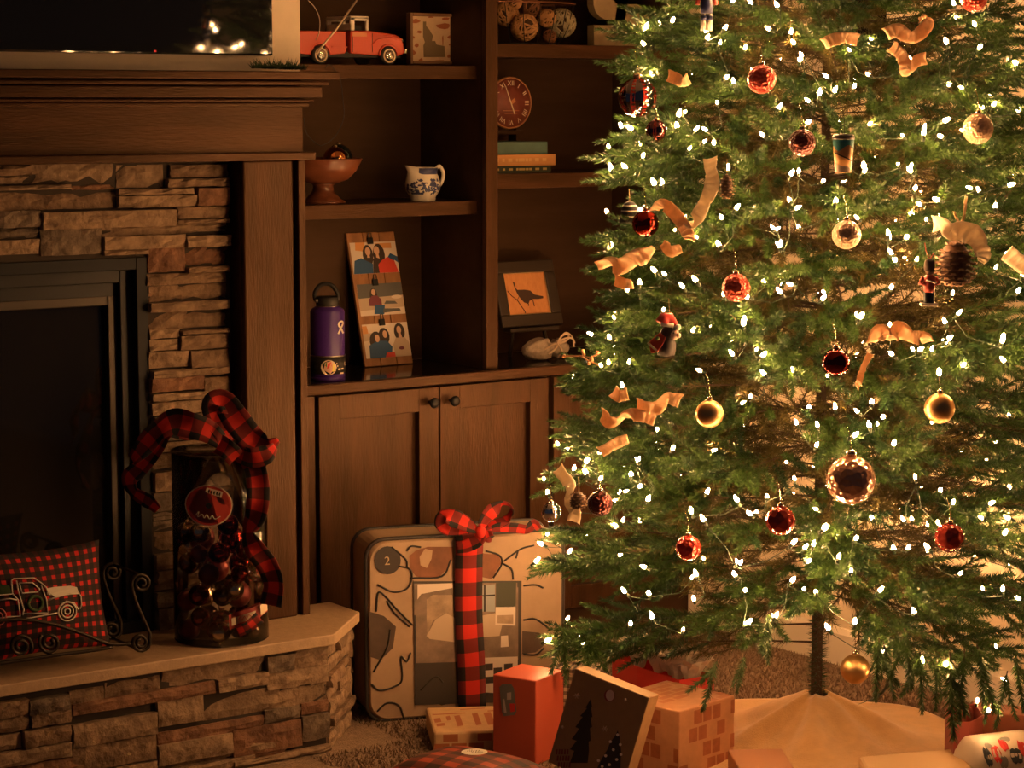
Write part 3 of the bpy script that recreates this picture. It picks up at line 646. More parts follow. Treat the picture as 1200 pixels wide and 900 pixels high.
def cane_ball(x, y, r, Y, m, lb):
    p = py(x, y, Y); rr = r*dist(p)/F; o = thing('woven_ball', lb, 'ball', (p.x, p.y, p.z-rr))
    put(MB().ball(p, rr*.9, 16, 10), 'core', mat('dark_core', (.05, .025, .012), .9), o)
    q = MB(); rs = random.Random(int(x*7+y))
    for i in range(22):
        n_ = Vector((rs.gauss(0, 1), rs.gauss(0, 1), rs.gauss(0, 1))).normalized(); a = n_.orthogonal().normalized(); b = n_.cross(a); off = n_*rr*rs.uniform(-.35, .35); r2 = math.sqrt(max(1e-9, (rr*.97)**2-off.length_squared))
        q.tube([p+off+(a*math.cos(2*PI*j/18)+b*math.sin(2*PI*j/18))*r2 for j in range(18)], rr*.075, 4, closed=True)
    put(q, 'cane_strands', m, o)
for a in ((614.5, 32, 16, .145, WV, 'largest pale woven cane ball at the front of the wire basket'), (640.5, 21, 10.5, .15, WV, 'small pale woven ball beside the largest in the basket'), (658, 27, 17, .17, WG, 'grey green woven ball at the right of the basket'),
          (644, 43, 8, .14, WD, 'smallest dark woven ball low in the basket'), (622, 9, 12, .19, WD, 'dark brown woven ball behind the pale ones'), (594, 17, 14, .20, WV, 'woven ball at the back left of the basket'), (603, 2, 9, .18, WV, 'topmost pale woven ball on the basket heap')): cane_ball(*a)
# --- slab letter S
S1 = [(72,122),(175,122),(175,140),(195,155),(240,155),(262,140),(262,118),(240,97),(130,97),(95,75),(72,30),(70,-10),(75,-55),(100,-100),(140,-125)]
S2 = [(72,232),(300,232),(335,215),(358,180),(364,120),(360,70),(340,35),(310,15)]
ctr = (216, 52)
sym = lambda pts: [(2*ctr[0]-a, 2*ctr[1]-b) for a, b in pts]
# outline: bottom-left corner, along the bottom and the outer right of the lower bowl, the middle stroke's top, then the same turned by 180 degrees
lower_outer = [(72,122),(72,232),(290,232),(325,222),(350,200),(362,165),(362,90),(352,55),(330,28),(300,12)]
upper_inner = sym([(262,118),(262,140),(240,155),(195,155),(175,140),(175,122)])[::1]
half = lower_outer+[(192,7)]+sym([(262,118)])[:0]
out = [(72,122),(72,232),(290,232),(325,222),(350,200),(362,165),(362,90),(352,55),(330,28),(300,12),(195,10),(172,-10),(172,-32),(188,-50),(236,-50),(256,-36),(256,-18)]
full = out+[(2*ctr[0]-a, 2*ctr[1]-b) for a, b in out]
Sy = .15
poly = [py(680+a/4.5, b/4.5, Sy) for a, b in full]; dz = min(p.z for p in poly)-zs
poly = [Vector((p.x, Sy, p.z-dz)) for p in poly]
mbS = MB(); bm = bmesh.new(); vsb = [bm.verts.new(p) for p in poly]; f = bm.faces.new(vsb); bmesh.ops.triangulate(bm, faces=[f]); 
bm.verts.index_update(); tri = [tuple(v.index for v in ff.verts) for ff in bm.faces]; bm.free(); n = len(poly)
mbS.add([p for p in poly]+[p+Vector((0, .03, 0)) for p in poly], tri+[tuple(i+n for i in t[::-1]) for t in tri]+[(i, (i+1)%n, n+(i+1)%n, n+i) for i in range(n)])
tag(put(mbS, 'letter_s', mat('brushed_bronze', (.36, .27, .16), .55, .3, var=.08, scale=60)), 'large slab-serif letter S in dull bronze on the upper right shelf', 'letter')
# --- round wall clock plate leaning on the back panel
ck = thing('clock', 'round dark red clock with pale roman numerals standing above the books', 'clock', (.80, .27, 1.3065))
cc = Vector((.807, .262, 1.4985)); cu_, cv_, cn_ = Vector((1, 0, 0)), Vector((0, 0, 1)), Vector((0, -1, 0)); R0 = .0735
put(MB().lathe([(R0-.004, 0), (R0, .004), (R0, .010), (R0-.004, .013), (R0-.006, .011), (0, .011)], 48, cc, ax=tuple(cn_)), 'clock_rim', mat('aged_rim', (.36, .16, .07), .5), ck)
put(MB().lathe([(R0-.005, .011), (R0-.005, .0122), (0, .0122)], 48, cc, ax=tuple(cn_)), 'dial', mat('oxblood_dial', (.13, .028, .022), .5, col2=(.24, .06, .04), scale=18), ck)
nm = MB()
for i, t in enumerate(('XII', 'I', 'II', 'III', 'IIII', 'V', 'VI', 'VII', 'VIII', 'IX', 'X', 'XI')):
    a = PI/2-i*PI/6; text_on(nm, t, .0195, cc+cn_*.0128+cu_*math.cos(a)*.0545+cv_*math.sin(a)*.0545, cu_, cv_, 0, a-PI/2)
put(nm, 'numerals', CREAM, ck)
hd = MB()
for a, l, bk_, wd in ((math.radians(112), .050, .034, .0022),):
    d = cu_*math.cos(a)+cv_*math.sin(a); s = cu_*-math.sin(a)+cv_*math.cos(a); o = cc+cn_*.0140
    hd.poly([o-d*bk_-s*wd, o-d*bk_+s*wd, o+d*l+s*wd*.5, o+d*l-s*wd*.5])
put(hd, 'hand', CREAM, ck); hd = MB(); o = cc+cn_*.0136
hd.poly([o+cu_*-.002+cv_*.004, o+cu_*.012+cv_*.014, o+cu_*.016+cv_*.004, o+cu_*.004+cv_*-.004]); put(hd, 'dial_emblem', mat('dial_orange', (.5, .2, .08), .6), ck)
put(MB().poly([cc+cn_*.0134+cu_*a+cv_*b for a, b in ((-.028, -.021), (.028, -.021), (.028, -.0225), (-.028, -.0225))]).poly([cc+cn_*.0134+cu_*a+cv_*b for a, b in ((-.022, -.029), (.022, -.029), (.022, -.0302), (-.022, -.0302))]), 'dial_lines', mat('dial_orange', (.5, .2, .08), .6), ck)
st = MB().obox(cc+Vector((-.04, .030, -.13)), (.005, 0, 0), (0, .02, 0), (0, 0, .062)).obox(cc+Vector((.04, .030, -.13)), (.005, 0, 0), (0, .02, 0), (0, 0, .062)).obox(cc+Vector((0, .010, -.082)), (.05, 0, 0), (0, .014, 0), (0, 0, .006)); put(st, 'stand', DARKWOOD, ck)
# --- three books lying flat
def book(x0, x1, z0, z1, cov, y0, y1, lb, spine=None):
    o = thing('book', lb, 'book', ((x0+x1)/2, (y0+y1)/2, z0)); t = .0022
    m = MB(); m.box(x0, x1, y0, y1, z0, z0+t); m.box(x0, x1, y0, y1, z1-t, z1); m.box(x0, x1, y0, y0+t, z0+t, z1-t); put(m, 'cover', cov, o, .0006)
    put(B(x0+.003, x1-.003, y0+t, y1-.004, z0+t, z1-t), 'pages', CREAM, o)
    if spine:
        q = MB(); rs = random.Random(3); x = x0+.06
        while x < x1-.02:
            l = rs.uniform(.006, .022); q.poly([(x, y0-.0004, z0+(z1-z0)*.38), (x+l, y0-.0004, z0+(z1-z0)*.38), (x+l, y0-.0004, z0+(z1-z0)*.68), (x, y0-.0004, z0+(z1-z0)*.68)]); x += l+rs.choice((.002, .002, .012))
        put(q, 'spine_lettering', spine, o)
book(.610, .856, 1.3065, 1.3260, mat('dark_green_cloth', (.02, .03, .018), .6), .125, .29, 'thin dark green book at the bottom of the book stack', mat('gilt', (.42, .32, .10), .5))
book(.605, .868, 1.3262, 1.3568, mat('tan_cloth', (.52, .25, .085), .6, var=.15, scale=20, stretch=(.3, 1, 3)), .120, .295, 'tan cloth book in the middle of the book stack', mat('tan_gilt', (.62, .36, .14), .5))
book(.615, .846, 1.3570, 1.3920, mat('teal_cloth', (.055, .11, .095), .65, var=.2, scale=14), .128, .29, 'faded teal book on top of the book stack')
# --- bird picture on an easel
be = thing('framed_picture', 'dark framed print of a long-necked bird on orange ground', 'picture', (.90, .27, ZC))
q0 = Vector((.90, .262, .985)); eu = Vector((1, 0, 0)); ev = Vector((0, .30, 1)).normalized(); en = eu.cross(ev); en = -en if en.y > 0 else en
ctrp = pp(617, 344, q0, en)
def ep(x, y, k=0): return pp(x, y, q0, en)+en*k
cs = [ep(588, 321.5), ep(636.5, 317.5), ep(646, 366), ep(598, 371)]
mid = sum(cs, Vector())/4; hw = ((cs[1]-cs[0]).dot(eu)+(cs[2]-cs[3]).dot(eu))/4; hh = ((cs[0]-cs[3]).dot(ev)+(cs[1]-cs[2]).dot(ev))/4
mw = .034; DKF = mat('dark_frame_wood', (.022, .013, .009), .4)
for du, dv_, su, sv in ((0, hh+mw/2, hw+mw, mw/2), (0, -hh-mw/2, hw+mw, mw/2), (hw+mw/2, 0, mw/2, hh), (-hw-mw/2, 0, mw/2, hh)):
    put(MB().obox(mid+eu*du+ev*dv_-en*.002, eu*su, ev*sv, en*.009), 'frame_rail', DKF, be, .003)
put(MB().obox(mid-en*.004, eu*hw, ev*hh, en*.002), 'print', mat('orange_print', (.60, .27, .10), .6, col2=(.50, .20, .07), scale=25, stretch=(4, 4, 1)), be)
ln = MB(); 
for s, t in ((1, .0008),):
    for a, b in (((-1, 1), (1, 1)), ((1, 1), (1, -1)), ((1, -1), (-1, -1)), ((-1, -1), (-1, 1))):
        ln.tube([mid+eu*hw*.985*a[0]+ev*hh*.985*a[1]+en*.0015, mid+eu*hw*.985*b[0]+ev*hh*.985*b[1]+en*.0015], .0016, 5)
put(ln, 'gilt_line', mat('gilt_slip', (.55, .42, .24), .4, .5), be)
def cropb(pts): return [pp(575+a/6, 290+b/6, mid, en)+en*-.0012 for a, b in pts]
bird = [(155,240),(168,245),(178,285),(190,298),(240,296),(280,302),(310,330),(372,342),(372,356),(335,362),(300,362),(275,375),(268,398),(235,385),(205,350),(185,318),(165,270)]
m = MB(); m.poly(cropb(bird)[::-1]); m.poly(cropb([(262,380),(268,380),(272,410),(266,412)])[::-1]); m.poly(cropb([(295,365),(301,365),(312,412),(306,414)])[::-1])
put(m, 'bird_silhouette', mat('bird_ink', (.045, .02, .014), .7), be)
m = MB(); 
for a, b in zip([(120,305),(150,340),(190,370),(215,410),(245,450)], [(150,340),(190,370),(215,410),(245,450),(246,462)]): 
    p, q = cropb([a])[0], cropb([b])[0]; m.tube([p, q], .0012, 4)
p, q = cropb([(188, 372), (200, 345)]); m.tube([p, q], .0009, 4); put(m, 'twig_drawing', MATS['bird_ink'], be)
bot = mid-ev*(hh+mw)
put(MB().obox(bot+Vector((0, .006, -.008)), eu*.085, Vector((0, .02, 0)), Vector((0, 0, .006))), 'easel_ledge', DKF, be, .002)
for s in (-1, 1): put(MB().tube([Vector((mid.x+s*.07, bot.y+.012, ZC)), Vector((mid.x+s*.05, bot.y+.02, bot.z)), Vector((mid.x+s*.03, min(mid.y+.06, BY-.004), mid.z+.02))], .006, 6), 'easel_leg', DKF, be)
# --- gathered grey bundle tied with raffia
gb = thing('gathered_bundle', 'grey gathered fabric bundle tied with a raffia bow on the worktop', 'bundle', (.835, .12, ZC))
c0 = Vector((.835, .12, ZC)); rt = Vector((1, 0, 0))
m = MB(); nn, mm = 26, 12; vs = []
for i in range(mm+1):
    t = -1+2*i/mm
    for j in range(nn):
        a = 2*PI*j/nn; pin = 1-.62*math.exp(-((t-.25)/.16)**2); rr = (.034*max(.12, (1-abs(t)**2.6))**.5)*pin*(1+.12*math.sin(a*7+t*3)+.06*math.sin(a*13))
        vs.append(c0+rt*(t*.075)+Vector((0, rr*math.cos(a), max(.001, .030+rr*.95*math.sin(a)))))
m.add(vs, [(i*nn+j, i*nn+(j+1)%nn, (i+1)*nn+(j+1)%nn, (i+1)*nn+j) for i in range(mm) for j in range(nn)]+[tuple(range(nn))[::-1], tuple(range(mm*nn, (mm+1)*nn))], 0, True)
put(m, 'bundle_body', mat('grey_gauze', (.27, .21, .17), .9, col2=(.42, .33, .26), scale=70, bump=.8, bscale=160), gb)
kn = c0+rt*.019+Vector((0, -.03, .046)); RAF = mat('raffia', (.55, .40, .28), .8)
for k, lp in enumerate((((0,0,0),(.012,-.005,.022),(.034,-.004,.026),(.036,0,.010),(.008,0,0)), ((0,0,0),(.018,-.008,.014),(.05,-.004,.012),(.058,0,-.012)), ((0,0,0),(-.014,-.01,-.012),(-.034,-.006,-.026)), ((0,0,0),(-.02,-.012,.002),(-.05,-.008,-.012)), ((0,0,0),(.006,-.012,-.018),(-.004,-.01,-.036)), ((0,0,0),(.02,-.006,.03),(.046,0,.022),(.062,0,-.002)))):
    mr = MB(); ribbon(mr, [kn+Vector(p) for p in lp], .005, [.2*k]*len(lp)); put(mr, 'raffia_strand', RAF, gb, solid=.0008)

# ================================================================ THINGS ON THE HEARTH
# --- iron sleigh stand
sl = thing('iron_sleigh_stand', 'black wrought iron sleigh stand with scrolls holding the plaid cushion', 'stand', (-.90, -.47, ZH))
IRON = mat('wrought_iron', (.030, .021, .015), .42, .7)
SYF, SYB = -.545, -.40
def spiral(cx, cy, r0, turns, a0, sgn, Y, n=26):
    return [py(cx+r0*(1-.72*i/n)*math.cos(a0+sgn*turns*2*PI*i/n), cy-r0*(1-.72*i/n)*math.sin(a0+sgn*turns*2*PI*i/n), Y) for i in range(n+1)]
base = []
FRONT = [('scroll', spiral(165.5, 683.5, 11.5, 1.8, PI*1.05, -1, SYF)[::-1]+catmull([py(x, y, SYF) for x, y in ((155, 692), (162, 712), (171, 732), (175.5, 742))], 4)+spiral(164.5, 752.5, 11.5, 1.8, .35, -1, SYF)),
         ('scroll', spiral(24, 757, 14, 1.8, -.6, 1, SYF)), ('scroll', spiral(58, 753, 13, 1.8, PI*.75, 1, SYF)),
         ('rail', catmull([py(x, y, SYF) for x, y in ((-10, 728), (25, 726), (60, 731), (95, 742), (120, 752), (135, 755), (153, 754))])),
         ('runner', catmull([py(x, y, SYF) for x, y in ((-12, 779), (30, 773), (70, 767), (110, 762), (131, 758))]))]
for nm_, pts in FRONT:
    put(MB().tube(pts, .0042, 7), nm_, IRON, sl)
    if nm_ != 'scroll' or pts is FRONT[0][1]: put(MB().tube([p+Vector((0, SYB-SYF, 0)) for p in pts], .0042, 7), nm_, IRON, sl)
for x, y in ((166, 674), (165, 762), (131, 757), (60, 767), (-8, 777)):
    a = py(x, y, SYF); put(MB().tube([a, a+Vector((0, SYB-SYF, 0))], .0035, 6), 'cross_bar', IRON, sl)
mz = min((o.matrix_world @ Vector(c)).z if False else c[2] for o in sl.children for c in o.bound_box); 
for o in sl.children: o.location.z -= mz if mz < 0.0 else 0
# --- buffalo check cushion with stitched pickup truck
pc = Vector((-.955, -.478, .425)); pu = Vector((1, 0, 0)); pv = Vector((0, .22, 1)).normalized(); pn = Vector((0, -1, .22)).normalized()
HW, HHt, TH = .152, .118, .052
cu = thing('cushion', 'red and black buffalo check cushion with a white stitched pickup truck', 'cushion', (pc.x, pc.y, ZH+.01))
def bulge(s, t): return TH*max(0, (1-s*s))**.5*max(0, (1-t*t))**.5
def cush(s, t, sd):
    pinch = 1-.07*(1-abs(s)**2)*0
    k = 1-.08*(1-t*t) ; k2 = 1-.08*(1-s*s)
    return pc+pu*(s*HW*k)+pv*(t*HHt*k2)+pn*(sd*bulge(s, t))
m = MB(); N = 20
for sd in (1, -1):
    vs = []; uv = []
    for i in range(N+1):
        for j in range(N+1):
            s, t = -1+2*i/N, -1+2*j/N; s = math.sin(s*PI/2); t = math.sin(t*PI/2); vs.append(cush(s, t, sd)); uv.append((s*.5+.5, t*.5+.5))
    fs = [(i*(N+1)+j, (i+1)*(N+1)+j, (i+1)*(N+1)+j+1, i*(N+1)+j+1) for i in range(N) for j in range(N)]
    if sd < 0: fs = [f[::-1] for f in fs]
    m.add(vs, fs, 0, True, uv)
put(m, 'cushion_cover', PLAIDP, cu)
def onc(a, b):                       # a drawn point on the swollen front
    p = pp(a/5.295, 620+b/5.295, pc+pn*TH*.8, pn); d = p-pc; s, t = max(-1, min(1, d.dot(pu)/HW)), max(-1, min(1, d.dot(pv)/HHt))
    return pc+pu*d.dot(pu)+pv*d.dot(pv)+pn*(bulge(s, t)+.0015)
def stitch(nm_, pts, r, m_, sub=3): put(MB().tube([onc(*p) for p in pts], r, 5), nm_, m_, cu)
THR = mat('white_thread', (.68, .60, .50), .8)
for pts in ([(-60,418),(0,410),(75,402),(70,320),(85,308),(205,305),(245,335),(275,365),(290,410),(300,400),(330,425),(295,440)],[(75,402),(105,440),(120,540),(60,545),(-60,560)],[(100,320),(110,390),(140,500),(135,535)],[(115,335),(195,335),(235,375),(225,390),(130,400),(115,335)],[(245,350),(275,440),(285,520),(140,525)],[(-60,572),(60,568),(180,552),(300,530),(345,520)],[(350,520),(360,480),(400,450),(450,460),(480,500)],[(475,385),(495,420),(500,470),(490,495)],[(0,440),(60,432),(100,440)],[(285,440),(330,425),(420,405),(480,400)]):
    stitch('stitched_line', pts, .0016, THR)
put(MB().poly([onc(a, b) for a, b in ((280,408),(275,370),(330,360),(430,352),(470,362),(482,398),(420,400),(340,420))][::-1]), 'stitched_hood', THR, cu)
for rr in (58, 38, 18): put(MB().tube([onc(408+rr*math.cos(2*PI*i/20), 512+rr*math.sin(2*PI*i/20)) for i in range(20)], .0018, 5, closed=True), 'stitched_wheel', THR, cu)
for rr in (45, 25): put(MB().tube([onc(-5+rr*math.cos(2*PI*i/20), 545+rr*1.2*math.sin(2*PI*i/20)) for i in range(20)], .0016, 5, closed=True), 'stitched_wheel', mat('pink_thread', (.55, .15, .15), .8), cu)
put(MB().tube([onc(208+42*math.cos(2*PI*i/20), 462+44*math.sin(2*PI*i/20)) for i in range(20)], .0036, 6, closed=True), 'stitched_wreath', mat('green_thread', (.04, .07, .02), .9), cu)
put(MB().poly([onc(a, b) for a, b in ((-60,410),(-60,350),(0,340),(60,350),(70,400))]), 'stitched_tree_load', mat('green_thread', (.04, .07, .02), .9), cu)

# --- clear jar of baubles with plaid bow
J = Vector((-.505, -.457, ZH)); JR, JH = .108, .435
jar = thing('clear_jar', 'tall clear cylinder full of dark baubles tied with a red plaid bow', 'jar', tuple(J))
put(MB().lathe([(0, .002), (JR-.004, .002), (JR, .006), (JR, JH)], 48, J), 'cylinder_wall', CLEAR, jar)
put(MB().tube(ring((J.x, J.y), JR, JR, J.z+JH, 48), .0022, 6, closed=True), 'rim', CLEAR, jar)
put(MB().tube(ring((J.x, J.y), JR-.002, JR-.002, J.z+.003, 48), .002, 6, closed=True), 'base_rim', CLEAR, jar)
jc = math.atan2(CAM[1]-J.y, CAM[0]-J.x)
def onj(x, y, k=.0015):
    p = pp(x, y, J+Vector((0, 0, .2)), Vector((FW[0], FW[1], 0)).normalized()); du = (p-J).dot(Vector(RT)); a = jc+math.asin(max(-.99, min(.99, du/JR)))
    rr = JR+k; return Vector((J.x+rr*math.cos(a), J.y+rr*math.sin(a), p.z+ (0)))
m = MB(); n = 28; m.poly([onj(245+27*math.cos(2*PI*i/n), 583-24*math.sin(2*PI*i/n), .0012) for i in range(n)]); disc = put(m, 'round_label', CREAM, jar)
m = MB(); m.poly([onj(245+25.5*math.cos(2*PI*i/n), 583-22.6*math.sin(2*PI*i/n), .0020) for i in range(n)]); put(m, 'label_face', mat('label_red', (.46, .045, .03), .5), disc)
m = MB(); m.poly([onj(245+3.5*math.cos(2*PI*i/12), 583-3.2*math.sin(2*PI*i/12), .0027) for i in range(12)]); put(m, 'label_hole', BLACK, disc)
m = MB(); m.poly([onj(*p, .0027) for p in ((241,567),(243,562),(261,567),(259,574))]); put(m, 'barcode', CREAM, disc)
m = MB()
for k in range(5): m.poly([onj(244+k*3, 566.5+k*.9, .0033), onj(245+k*3, 564+k*.9, .0033), onj(246.4+k*3, 564.4+k*.9, .0033), onj(245.4+k*3, 569+k*.9, .0033)])
put(m, 'barcode_lines', BLACK, disc)
sc = [onj(x, y, .003) for x, y in ((231,594),(234,590),(233,596),(238,593),(240,597),(243,593),(246,598),(249,594),(252,598),(258,595))]
put(MB().tube(catmull(sc, 4), .0009, 4), 'label_script', CREAM, disc)
m = MB(); m.poly([onj(*p, .0016) for p in ((267.5,709),(300,703),(311,700),(312,714),(300,719),(268.5,726))][::-1]); lb = put(m, 'paper_label', mat('label_red', (.46, .045, .03), .5), jar)
m = MB(); m.poly([onj(*p, .0023) for p in ((270.5,713),(298,708),(298.5,716),(271,721.5))][::-1]); m.poly([onj(*p, .0023) for p in ((303,703.5),(311,701.2),(311.7,712.5),(304,715.5))][::-1]); put(m, 'label_panel', CREAM, lb)
sc = [onj(x, y, .003) for x, y in ((278,715),(281,711.5),(282,716),(285,712),(287,715.5),(290,711),(293,714))]
put(MB().tube(catmull(sc, 4), .0008, 4), 'label_script', mat('label_red', (.46, .045, .03), .5), lb)
put(MB().tube(catmull([onj(x, y, .002) for x, y in ((243, 545), (252, 557), (264, 570), (273, 584))], 4), .0018, 5), 'plastic_fold', CLEAR, jar)
# baubles heaped inside
KIND = [(DKRED, 'dark red bauble among those heaped in the clear jar', 'dark red baubles in the jar'), (mat('dark_bronze_ball', (.16, .10, .07), .22, 1.0), 'dark bronze bauble among those heaped in the clear jar', 'bronze baubles in the jar'),
        (mat('pale_gold_ball', (.55, .42, .28), .2, 1.0), 'pale gold bauble among those heaped in the clear jar', 'gold baubles in the jar'), (mat('wine_satin_ball', (.14, .02, .018), .4, .6), 'satin wine-red bauble among those heaped in the clear jar', 'wine baubles in the jar')]
def bauble(c, r, m_, lb, grp): 
    o = thing('bauble', lb, 'bauble', tuple(Vector(c)-Vector((0, 0, r))), grp); put(MB().ball(c, r, 18, 10), 'ball', m_, o); put(MB().lathe([(r*.2, 0), (r*.2, r*.18), (0, r*.2)], 8, Vector(c)+Vector((0, 0, r*.97))), 'cap', CAPG, o)
fixed = [(262,740,13,2),(278,683,12,2),(303,668,12,2),(240,617,12,2),(272,608,12,0),(262,640,12,0),(250,665,12,3),(291,640,12,1),(266,690,11,1),(238,690,12,0),(225,655,12,1),(225,735,12,3),(298,733,11,1),(222,620,12,1),(238,642,10,3),(285,665,10,0),(222,700,12,3),(240,715,11,0)]
for x, y, r_, kd in fixed:
    p = pp(x, y, J+Vector((FW[0], FW[1], 0))*-.0, Vector((FW[0], FW[1], 0)).normalized()); du = (p-J).dot(Vector(RT)); rr = r_*5.5/F
    du = max(-(JR-rr-.004), min(JR-rr-.004, du)); dep = math.sqrt(max(0, (JR-rr-.003)**2-du*du))
    z = max(ZH+rr+.004, p.z); c = J+Vector(RT)*du+Vector((-FW[0], -FW[1], 0)).normalized()*dep; c.z = z; bauble(c, rr, *KIND[kd])
for k in range(4):
    for i in range(3):
        a = 2*PI*i/3+k*.9; c = J+Vector((.046*math.cos(a)+.018, .046*math.sin(a)+.026, .036+k*.064)); bauble(c, .031, *KIND[(i+k) % 4])
# plaid bow over the mouth of the jar
def jb(x, y, d=0): p = pp(x, y, J, Vector((FW[0], FW[1], 0)).normalized()); return p-Vector((FW[0], FW[1], 0)).normalized()*d
def pr_ribbon(nm_, pts, wpx, tw, parent, m_=None, k=6, wprof=None, f=jb, check=None):
    q = MB(); wd = wpx*5.5/F; ribbon(q, [f(*p) for p in pts], wd, tw, k=k, check=check or wd*1.05, wprof=wprof); return put(q, nm_, m_ or PLAID, parent, solid=.0012)
pr_ribbon('ribbon_tail', [(297,525,.09),(306,545,.105),(309,570,.11),(305,596,.11),(297,612,.112),(305,632,.115),(318,652,.10),(325,675,.09),(322,700,.09)], 25, [.1,.2,-.1,.3,1.0,.3,.2,.4,.2], jar)
pr_ribbon('bow_loop', [(270,515,.06),(262,490,.08),(256,468,.10),(268,466,.09),(282,485,.09),(300,505,.10),(318,514,.10),(331,508,.10)], 26, [.6,.2,-.2,.3,.1,-.3,.4,.9], jar, wprof=[.7,1,1,1.1,1.2,1.1,.8,.4])
pr_ribbon('bow_loop', [(272,520,.06),(252,500,.09),(232,492,.10),(210,488,.09),(192,498,.09),(176,516,.08),(160,534,.07)], 25, [.6,.2,-.3,.2,.5,-.2,.6], jar, wprof=[.6,1,1.2,1.2,1,.9,.6])
pr_ribbon('bow_loop', [(225,505,.03),(200,500,.05),(185,520,.05),(168,545,.05),(156,556,.05),(160,572,.05),(178,582,.06),(190,592,.06)], 22, [.2,.6,.1,-.5,.2,.8,.3,.5], jar, wprof=[.8,1,1,.9,.9,.8,.8,.5])
pr_ribbon('bow_loop', [(280,522,.09),(300,528,.11),(318,524,.11),(328,515,.10)], 22, [.2,.5,.2,.8], jar, wprof=[.8,1.1,1,.5])
pr_ribbon('bow_loop', [(240,498,.0),(262,500,.02),(285,512,.02),(300,525,.03)], 26, [.3,.0,.4,.2], jar)
pr_ribbon('bow_knot', [(262,512,.10),(274,518,.115),(284,530,.10)], 22, [0,.3,0], jar)
pr_ribbon('inner_ribbon', [(285,727,.112),(297,722,.112),(310,712,.10)], 14, [.3,.6,.2], jar)

# ================================================================ GIFTS
def plane_things(P0, n): return lambda x, y, k=0: pp(x, y, P0, n)+n*k
# --- big cow-pattern bedding bag with plaid ribbon
A0 = Vector((-.085, -.414, 0)); al = math.radians(18); gu = Vector((math.cos(al), -math.sin(al), 0)); gn = Vector((-math.sin(al), -math.cos(al), 0)); GW, GH, GT = .500, .448, .165
bag = thing('bedding_bag', 'large cow-hide patterned bedding bag with a picture card and plaid ribbon', 'bedding bag', tuple(A0+gu*GW/2-gn*GT/2))
HIDE = mat('cream_hide_print', (.40, .275, .18), .55, var=.14, scale=7)
gc = A0+gu*GW/2-gn*GT/2+Vector((0, 0, GH/2+.002))
def rbox(c, ax, ay, az, e=5.0, n=22, mi=0):      # soft superellipsoid box
    m = MB(); vs = []
    sg = lambda v, p: math.copysign(abs(v)**p, v)
    for i in range(n+1):
        ph = -PI/2+PI*i/n
        for j in range(2*n):
            th = 2*PI*j/(2*n); q = 2/e
            vs.append(c+ax*sg(math.cos(ph), q)*sg(math.cos(th), q)+ay*sg(math.cos(ph), q)*sg(math.sin(th), q)+az*sg(math.sin(ph), q))
    W = 2*n; m.add(vs, [(i*W+j, i*W+(j+1)%W, (i+1)*W+(j+1)%W, (i+1)*W+j) for i in range(n) for j in range(W)], mi, True); return m
body = MB(); 
def rrect(hw, hh, r, n=6):
    out = []
    for cx_, cy_, a0 in ((hw-r, hh-r, 0), (-hw+r, hh-r, PI/2), (-hw+r, -hh+r, PI), (hw-r, -hh+r, 1.5*PI)):
        out += [(cx_+r*math.cos(a0+PI/2*i/n), cy_+r*math.sin(a0+PI/2*i/n)) for i in range(n+1)]
    return out
secs = [(-.5, .86), (-.47, .95), (-.40, 1), (.40, 1), (.47, .965), (.5, .94)]
vs = []; K = None
for d, s in secs:
    rr = rrect(GW/2-(1-s)*.12, GH/2-(1-s)*.12, .045); K = len(rr); vs += [gc+gu*a+Vector((0, 0, b))+gn*(d*GT) for a, b in rr]
body.add(vs, [(i*K+j, i*K+(j+1)%K, (i+1)*K+(j+1)%K, (i+1)*K+j) for i in range(len(secs)-1) for j in range(K)]+[tuple(range(K)), tuple(range((len(secs)-1)*K, len(secs)*K))[::-1]], 0, False)
bagb = put(body, 'bag_body', HIDE, bag)
pip = MAT_PIPE = mat('dark_piping', (.035, .028, .026), .4)
for d in (.43, -.43): put(MB().tube([gc+gu*a+Vector((0, 0, b))+gn*(d*GT) for a, b in rrect(GW/2+.001, GH/2+.001, .045)], .0055, 6, closed=True), 'piping', pip, bag)
gf = plane_things(A0+gn*.001, gn)
def cr7(a, b): return (420+a/4.615, 580+b/4.615)          # drawn points from the close view
def cr6(a, b): return (400+a/2.8125, 560+b/2.8125)
BRN = mat('brown_patch', (.20, .075, .035), .6, var=.3, scale=12); BRN2 = mat('dark_patch', (.085, .055, .040), .6, var=.3, scale=12); INK = mat('ink_line', (.02, .016, .015), .6)
m = MB(); m.poly([gf(*cr7(*p), .0008) for p in ((275,330),(310,300),(375,280),(420,280),(512,280),(515,335),(490,390),(440,440),(380,455),(310,440),(280,400))][::-1]); put(m, 'brown_patch', BRN, bagb)
m = MB(); m.poly([gf(*cr7(*p), .0012) for p in ((330,335),(360,290),(400,300),(395,345),(370,395),(335,380))][::-1]); put(m, 'pale_patch', HIDE, bagb)
m = MB(); m.poly([gf(*cr7(*p), .0008) for p in ((650,310),(690,318),(760,320),(772,370),(740,420),(720,455),(650,440))][::-1]); put(m, 'brown_patch', BRN, bagb)
m = MB(); m.poly([gf(*cr6(*p), .0008) for p in ((92,440),(140,455),(180,490),(170,560),(130,600),(95,590))][::-1]); put(m, 'dark_patch', BRN2, bagb); m = MB(); m.poly([gf(*cr6(*p), .0008) for p in ((240,580),(300,590),(380,620),(400,730),(330,750),(280,725),(245,700))][::-1]); put(m, 'dark_patch', BRN2, bagb); m = MB(); m.poly([gf(*cr6(*p), .0008) for p in ((596,505),(650,510),(675,545),(640,575),(596,580))][::-1]); put(m, 'dark_patch', BRN2, bagb)
